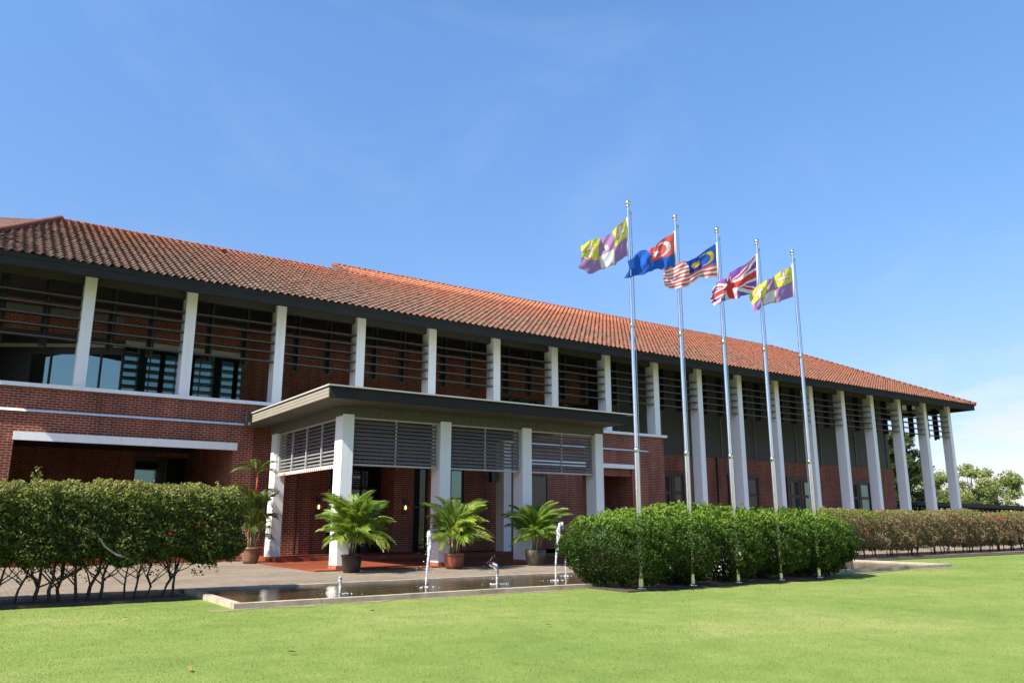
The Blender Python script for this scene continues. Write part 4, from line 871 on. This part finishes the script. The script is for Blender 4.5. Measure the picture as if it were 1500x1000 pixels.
POTM = [plain('brown_glazed_pot', (0.20, 0.10, 0.055), 0.45, var=0.45, scale=7), plain('dark_brown_pot', (0.030, 0.020, 0.016), 0.35, var=0.3, scale=6), plain('red_clay_pot', (0.20, 0.055, 0.028), 0.5, var=0.35, scale=7), plain('olive_grey_pot', (0.060, 0.050, 0.036), 0.5, var=0.3, scale=5)]
def potted(x, y, kind, lab, fr, cane_h, dark=False, cb=0.5, sp=1.0, z0=0.0):
    t = empty('potted_palm', (x, y, z0), lab, 'potted palm', 'potted palms at the entrance')
    m = MB(); m.lathe(pot_prof(kind), n=28); m.build('pot', POTM[kind], t); zt = pot_prof(kind)[-1][1]
    m = MB(); m.lathe([(0.0, zt + 0.02), (0.15, zt + 0.015), (0.24, zt + 0.005)][::-1], n=18); m.build('soil', M['soil'], t)
    rr = random.Random(int(x * 100))
    meshes = [frond_mesh(1.0, 40, 0.34, 0.40 + 0.16 * k, seed=k + int(x), cbias=cb + 0.10 * (k - 1)).build('frond', M['palm_dark' if dark else 'palm'], t) for k in range(4)]
    used = set()
    for k, (az, el, ln, hb) in enumerate(fr):
        mi = rr.randrange(4)
        o = meshes[mi] if mi not in used else copy_part(meshes[mi], t); used.add(mi)
        rb = 0.10 if hb < 1.2 else 0.03
        o.location = (rb * math.cos(R(az)), rb * math.sin(R(az)), hb); o.rotation_euler = (R(rr.uniform(-42, 42)), -R(el), R(az)); o.scale = (ln, ln, ln)
    for k in range(4):
        if k not in used: bpy.data.objects.remove(meshes[k])
    for k in range(9):
        a = rr.uniform(0, 6.28); b = rr.uniform(0.03, 0.14); m = MB(); h = cane_h * rr.uniform(0.7, 1.1)
        m.tube([(b * math.cos(a), b * math.sin(a), zt), (b * 1.3 * math.cos(a), b * 1.3 * math.sin(a), zt + h * 0.5), (b * 2.0 * math.cos(a), b * 2.0 * math.sin(a), zt + h)], [0.016, 0.014, 0.010], 6); m.build('cane', M['cane'], t)
    return t
def crown(n, seed, el=(8, 80), ln=(0.75, 1.2), hb=(0.62, 1.0)):
    r = random.Random(seed); out = []
    for k in range(n):
        e = el[0] + (el[1] - el[0]) * ((k * 0.7548 + 0.3 * r.random()) % 1); out.append((k * 137.5 + r.uniform(-20, 20), e, r.uniform(*ln), hb[0] + (hb[1] - hb[0]) * (e / 90) * r.uniform(0.6, 1.1)))
    return out
potted(8.42, 19.62, 1, 'full bright green palm in a dark brown pot beside the corner column', crown(74, 3, (14, 87), (0.55, 1.12), (0.66, 1.12)), 0.5, cb=0.55)
potted(11.42, 19.60, 2, 'yellowish green palm in a red clay pot beside the second front column', crown(58, 8, (12, 86), (0.52, 1.12), (0.64, 1.05)), 0.5, cb=0.66)
potted(14.28, 19.75, 3, 'green palm in a wide olive grey pot beside the third front column', crown(60, 12, (12, 86), (0.52, 1.08), (0.66, 1.08)), 0.55, cb=0.42)
rp = potted(7.62, 25.55, 0, 'tall dark palm with red stems in a brown pot by the brick pier', [(k * 137.5, 15 + (k * 23) % 70, 0.62 + 0.06 * (k % 6), 0.75 + 0.13 * (k % 9)) for k in range(34)] + [(170, 25, 0.70, 2.72), (215, 40, 0.62, 2.75), (330, 45, 0.62, 2.75), (10, 30, 0.66, 2.72), (265, 60, 0.55, 2.78), (100, 65, 0.55, 2.78)], 0.5, dark=True, cb=0.55)
for k, (dx, dy, h, s0, s1) in enumerate(((0.03, 0.0, 2.72, 2.05, 2.62), (-0.09, -0.05, 1.4, 0.75, 1.05), (0.09, -0.07, 1.7, 0.95, 1.30), (0.05, -0.09, 1.9, 1.35, 1.65), (-0.02, 0.05, 2.1, 1.0, 1.4))):
    m = MB(); m.tube([(dx, dy, 0.44), (dx * 1.2, dy, h * 0.5), (dx * 1.4, dy, h)], [0.022, 0.018, 0.014], 7); m.build('cane', M['cane'], rp)
    m = MB(); m.tube([(dx * 1.25, dy, s0), (dx * 1.4, dy, s1)], [0.024, 0.018], 8); m.build('red_sheath', M['redstem'], rp)

# ------------------------------------------------------------------ fountain jets
def jet(x, y, pts, rad, lab, drops=20, splash=0.25, seed=0):
    r = random.Random(seed); t = empty('water_jet', (x, y, -0.03), lab, 'fountain jet', 'fountain jets in the pond')
    m = MB(); P = []; nst = 7
    for q in range(nst):
        a0 = r.uniform(0, 6.28); tw = r.uniform(-2.5, 2.5); C = []; Q = []; br = r.uniform(0.78, 1.0)
        for k in range(len(pts) - 1):
            for j in range(9):
                f = j / 9; s = (k + f) / (len(pts) - 1)
                if s > br: break
                w = (rad[k] * (1 - f) + rad[k + 1] * f); p = Vector(pts[k]).lerp(Vector(pts[k + 1]), f); a = a0 + tw * s * 3
                C.append(p + Vector((math.cos(a), math.sin(a), 0)) * w * (0.25 + 0.6 * s) * (0.0 if q == 0 else 1.0) + Vector((r.gauss(0, 0.004), r.gauss(0, 0.004), r.gauss(0, 0.006))))
                Q.append(w * (0.55 if q == 0 else 0.32) * r.uniform(0.45, 1.45))
        m.tube(C, Q, 7); P += C
    m.build('water_column', M['splash'], t)
    m = MB()
    for k in range(26):
        a = r.uniform(0, 6.28); d = abs(r.gauss(0, splash)); q = Vector((d * math.cos(a), d * math.sin(a) * 0.6, 0.0)); s = r.uniform(0.008, 0.028) * max(0.3, 1 - d / (2.5 * splash))
        m.lathe([(s, 0.0), (s * 0.8, s * 0.22), (s * 0.3, s * r.uniform(0.3, 1.1)), (0, s * 0.5)], q, 7)
    for k in range(drops):
        p = P[r.randrange(len(P))]; q = p + Vector((r.gauss(-0.06, 0.09), r.gauss(0, 0.06), r.gauss(0.0, 0.08))); s = r.uniform(0.004, 0.013)
        m.lathe([(0, -s), (s, 0), (0, s)], q, 6)
    m.build('splash', M['splash'], t)
jet(5.95, 14.35, [(0, 0, 0), (0, 0, 0.15), (0.005, 0, 0.28), (0, 0, 0.31)], [0.03, 0.034, 0.038, 0.015], 'shortest stubby fountain jet at the left of the pond', 0, 0.2, 1)
jet(8.0, 14.85, [(0, 0, 0), (0.02, 0, 0.4), (0.07, 0, 0.75), (0.06, 0, 1.0), (0.07, 0, 1.16)], [0.022, 0.036, 0.055, 0.055, 0.04], 'tall ragged fountain jet breaking into spray', 46, 0.28, 2)
jet(9.62, 14.7, [(0, 0, 0), (0.012, 0, 0.2), (-0.01, 0, 0.34), (-0.05, 0, 0.40), (-0.085, 0, 0.41)], [0.030, 0.040, 0.055, 0.05, 0.03], 'low fountain jet bending over with flying drops', 60, 0.25, 3)
jet(11.3, 14.85, [(0, 0, 0), (0.02, 0, 0.45), (0.07, 0, 0.8), (0.13, 0, 1.15), (0.19, 0, 1.25), (0.24, 0, 1.14), (0.25, 0, 1.0)], [0.026, 0.032, 0.045, 0.065, 0.065, 0.04, 0.016], 'tall fountain jet curling over at the top beside the shrubs', 6, 0.24, 4)
jet(12.45, 15.95, [(0, 0, 0), (0, 0, 0.3), (0, 0, 0.6), (0, 0, 0.95)], [0.020, 0.022, 0.02, 0.014], 'thin straight fountain jet half hidden behind the shrubs', 0, 0.12, 5)

# grey box among the shrubs
t = empty('junction_box', (15.1, 13.3, -0.06), 'pale grey cabinet standing in the gap between the shrubs', 'cabinet')
m = MB(); m.box(-0.2, 0.2, -0.15, 0.15, 0, 0.72); m.build('cabinet_body', M['white'], t); m = MB(); m.box(-0.23, 0.23, -0.18, 0.18, 0.722, 0.76); m.build('cabinet_lid', M['frame'], t)
# spotlight clamped low on the third pole
t = empty('spotlight', (14.42, 12.17, 0.56), 'small round metal spotlight clamped to the third flagpole', 'spotlight')
m = MB(); m.lathe([(0.0, -0.05), (0.05, -0.05), (0.062, 0.04), (0.055, 0.06), (0.0, 0.05)], n=16); o = m.build('lamp_head', M['frame'], t); o.rotation_euler = (R(60), 0, 0)
m = MB(); m.tube([(0, 0, -0.05), (-0.03, 0.03, -0.12), (-0.07, 0.06, -0.12)], 0.01, 6); m.build('clamp', M['black'], t)

# ------------------------------------------------------------------ far right background
def tree(x, y, H, rx, crowns, m, leaf, n, lab, cat='tree', grp='trees beyond the right end', cb=0.5, trunk=0.18, z0=0.12):
    t = empty('tree', (x, y, -0.12), lab, cat, grp); mb = MB(); r = random.Random(int(x * 7 + y))
    th = H * z0 * 2.2; mb.tube([(0, 0, 0), (r.uniform(-.2, .2), 0, th * 0.6), (r.uniform(-.3, .3), r.uniform(-.2, .2), th), (r.uniform(-.4, .4), 0, H * 0.75)], [trunk, trunk * 0.8, trunk * 0.6, trunk * 0.15], 8)
    Ps = []; Gs = []; Cs = []
    for (cx, cy, cz, cr) in crowns:
        a = Vector((0, 0, th * r.uniform(0.7, 1.0))); b = Vector((cx, cy, cz)); mid = a.lerp(b, 0.5) + Vector((0, 0, 0.1 * H * r.uniform(0, 1))); mb.tube([a, mid, b], [trunk * 0.4, trunk * 0.25, trunk * 0.06], 6)
        k = int(n * cr * cr); d = RNG.normal(0, 1, (k, 3)); d /= np.linalg.norm(d, axis=1, keepdims=True); rad = cr * (0.35 + 0.75 * RNG.random(k) ** 0.6)[:, None]
        q = np.array((cx, cy, cz)) + d * rad * np.array([1.0, 1.0, 0.72]); keep = (np.sin(q[:, 0] * 2.9 + cx) + np.sin(q[:, 1] * 3.1) + np.sin(q[:, 2] * 3.7 + cy)) > -0.7
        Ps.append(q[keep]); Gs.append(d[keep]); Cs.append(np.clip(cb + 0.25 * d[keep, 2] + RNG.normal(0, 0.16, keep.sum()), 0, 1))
    mb.build('trunk', M['bark'], t); P = np.concatenate(Ps); V, F, UV = leaf_quads(P, np.concatenate(Gs), leaf, np.concatenate(Cs), 0.9, 0.6); np_mesh('crown', V, F, UV, m, t); return t
def blobs(rx, z0, z1, n, r0, r1, seed, ry=None):
    r = random.Random(seed); out = []
    for k in range(n):
        f = r.random(); z = z0 + (z1 - z0) * f; w = rx * math.sqrt(max(0.05, 1 - (2 * f - 0.85) ** 2 * 0.75)); out.append((r.uniform(-w, w), r.uniform(-w, w) * 0.7, z, r.uniform(r0, r1)))
    return out
tree(106.0, 52.0, 8.7, 4, blobs(5.98, 1.72, 7.96, 44, 0.70, 1.46, 5), M['tree_a'], 0.24, 720, 'wide pale green tree in yellowish bloom beyond the last column', cb=0.5)
tree(86.1, 49.4, 12.0, 2, blobs(2.21, 1.46, 11.60, 52, 0.64, 1.17, 9), M['tree_b'], 0.24, 900, 'tall dark tree seen between the last columns', cb=0.35)
tree(94.2, 54.0, 8.2, 1.5, blobs(1.62, 3.02, 8.22, 20, 0.47, 0.88, 13), M['tree_b'], 0.18, 560, 'slim dark tree showing left of the last column', cb=0.4)
tree(98.8, 58.5, 6.8, 2.0, blobs(2.86, 1.72, 6.01, 28, 0.59, 1.11, 17), M['tree_c'], 0.20, 520, 'rounded mid green tree low beside the last column', cb=0.55)
tree(135.2, 65.0, 7.4, 4, blobs(5.98, 0.94, 6.40, 33, 0.82, 1.64, 21), M['tree_c'], 0.28, 360, 'bushy green tree at the right edge of the view', cb=0.5)
tree(153.4, 80.6, 8.7, 5, blobs(7.80, 1.46, 8.09, 33, 1.05, 2.11, 27), M['tree_c'], 0.36, 240, 'far green tree on the right horizon', cb=0.45)
# covered walkway
P0 = Vector((54.8, 32.2, 0)); D = Vector((0.985, 0.174, 0)).normalized(); NN = Vector((-D.y, D.x, 0)); LW = 30.0
wk = empty('covered_walkway', P0 + Vector((0, 0, -0.12)), 'long dark low roofed walkway on posts behind the right hedge', 'walkway')
def wp(s, d, z): q = D * s + NN * d; return (q.x, q.y, z)
m = MB(); m.hexa([wp(0, -1.4, 2.62), wp(LW, -1.4, 2.62), wp(LW, 1.4, 2.85), wp(0, 1.4, 2.85)], [wp(0, -1.4, 2.74), wp(LW, -1.4, 2.74), wp(LW, 1.4, 2.97), wp(0, 1.4, 2.97)]); m.build('walkway_roof', plain('grey_metal_roof', (0.05, 0.052, 0.055), 0.6), wk)
m = MB(); m.hexa([wp(0, -1.46, 2.50), wp(LW, -1.46, 2.50), wp(LW, -1.41, 2.50), wp(0, -1.41, 2.50)], [wp(0, -1.46, 2.80), wp(LW, -1.46, 2.80), wp(LW, -1.41, 2.80), wp(0, -1.41, 2.80)]); m.build('gutter', M['fascia'], wk)
post0 = None; ns = 22
for k in range(ns):
    s = 0.5 + k * (LW - 1) / (ns - 1); q = D * s
    if post0 is None:
        m = MB()
        for d in (-0.9, 0.9):
            a = NN * d; m.tube([(a.x, a.y, 0), (a.x, a.y, 2.7)], 0.06, 8)
        a, b = NN * -0.9, NN * -1.4; m.tube([(a.x, a.y, 1.9), (b.x, b.y, 2.6)], 0.04, 6); a, b = NN * -0.9, NN * 0.9; m.tube([(a.x, a.y, 2.45), (b.x, b.y, 2.6)], 0.05, 6)
        post0 = m.build('post_frame', M['fascia'], wk); post0.location = q
    else: copy_part(post0, wk, q)
# the building across the lawn, behind the camera: it is what the upper windows reflect
ob = empty('opposite_building', (0, -18, -0.075), 'long cream building with a grey metal roof across the lawn', 'building')
m = MB(); m.box(-95, -22, -14, 0, 0, 8.0); m.build('wall', plain('cream_wall', (0.30, 0.27, 0.21), 0.8), ob)
m = MB(); m.hexa([(-97, -16, 8.0), (-20, -16, 8.0), (-20, 2, 8.0), (-97, 2, 8.0)], [(-97, -7.2, 14.2), (-26, -7.2, 14.2), (-26, -6.8, 14.2), (-97, -6.8, 14.2)])
for k in range(44): m.face([(-96 + k * 1.6, 2.02, 8.03), (-95.9 + k * 1.6, 2.02, 8.03), (-95.9 + k * 1.6, -6.75, 14.25), (-96 + k * 1.6, -6.75, 14.25)])
m.build('roof', plain('dark_grey_metal_roof', (0.075, 0.08, 0.075), 0.5), ob)
w0 = None
for k in range(11):
    if w0 is None: m = MB(); m.box(-1.2, 1.2, 0.001, 0.03, 4.8, 6.8); w0 = m.build('window', M['dglass'], ob); w0.location.x = -88
    else: copy_part(w0, ob, (-88 + k * 6, 0, 0))
# small white marker at the right edge
t = empty('marker_post', (38.75, 16.75, -0.1), 'small white marker post with blue foot at the right edge', 'marker post')
m = MB(); m.box(-0.05, 0.25, -0.05, 0.05, 0.25, 1.05); m.build('marker_panel', M['white'], t); m = MB(); m.box(-0.05, 0.25, -0.045, 0.045, 0, 0.249); m.build('marker_foot', plain('blue_paint', (0.05, 0.12, 0.4), 0.5), t)
# fallen leaves on the lawn
fm = plain('dead_leaf', (0.28, 0.13, 0.04), 0.8, var=0.4)
m = MB(); pts = [(0.0, -0.05), (0.025, 0.0), (0.02, 0.035), (0.0, 0.06)]
for sgn in (1, -1):
    for k in range(3):
        (a0, b0), (a1, b1) = pts[k], pts[k + 1]; z = lambda a: 0.012 + a * 0.5
        m.face([(0, b0, 0.012), (sgn * a0, b0, z(a0)), (sgn * a1, b1, z(a1)), (0, b1, 0.012)] if sgn > 0 else [(0, b1, 0.012), (sgn * a1, b1, z(a1)), (sgn * a0, b0, z(a0)), (0, b0, 0.012)])
lf = None
for (x, y, a) in ((1.9, 8.0, 10), (3.0, 8.4, 80), (6.5, 8.7, 200), (2.1, 12.6, 50), (5.3, 11.5, 110)):
    if lf is None: lf = m.build('fallen_leaf', fm); o = lf
    else: o = lf.copy(); COL.objects.link(o)
    o.location = (x, y, -0.055); o.rotation_euler = (R(8), R(5), R(a)); tag(o, 'small tan dead leaf lying on the sunlit lawn', 'leaf', 'fallen leaves on the lawn')
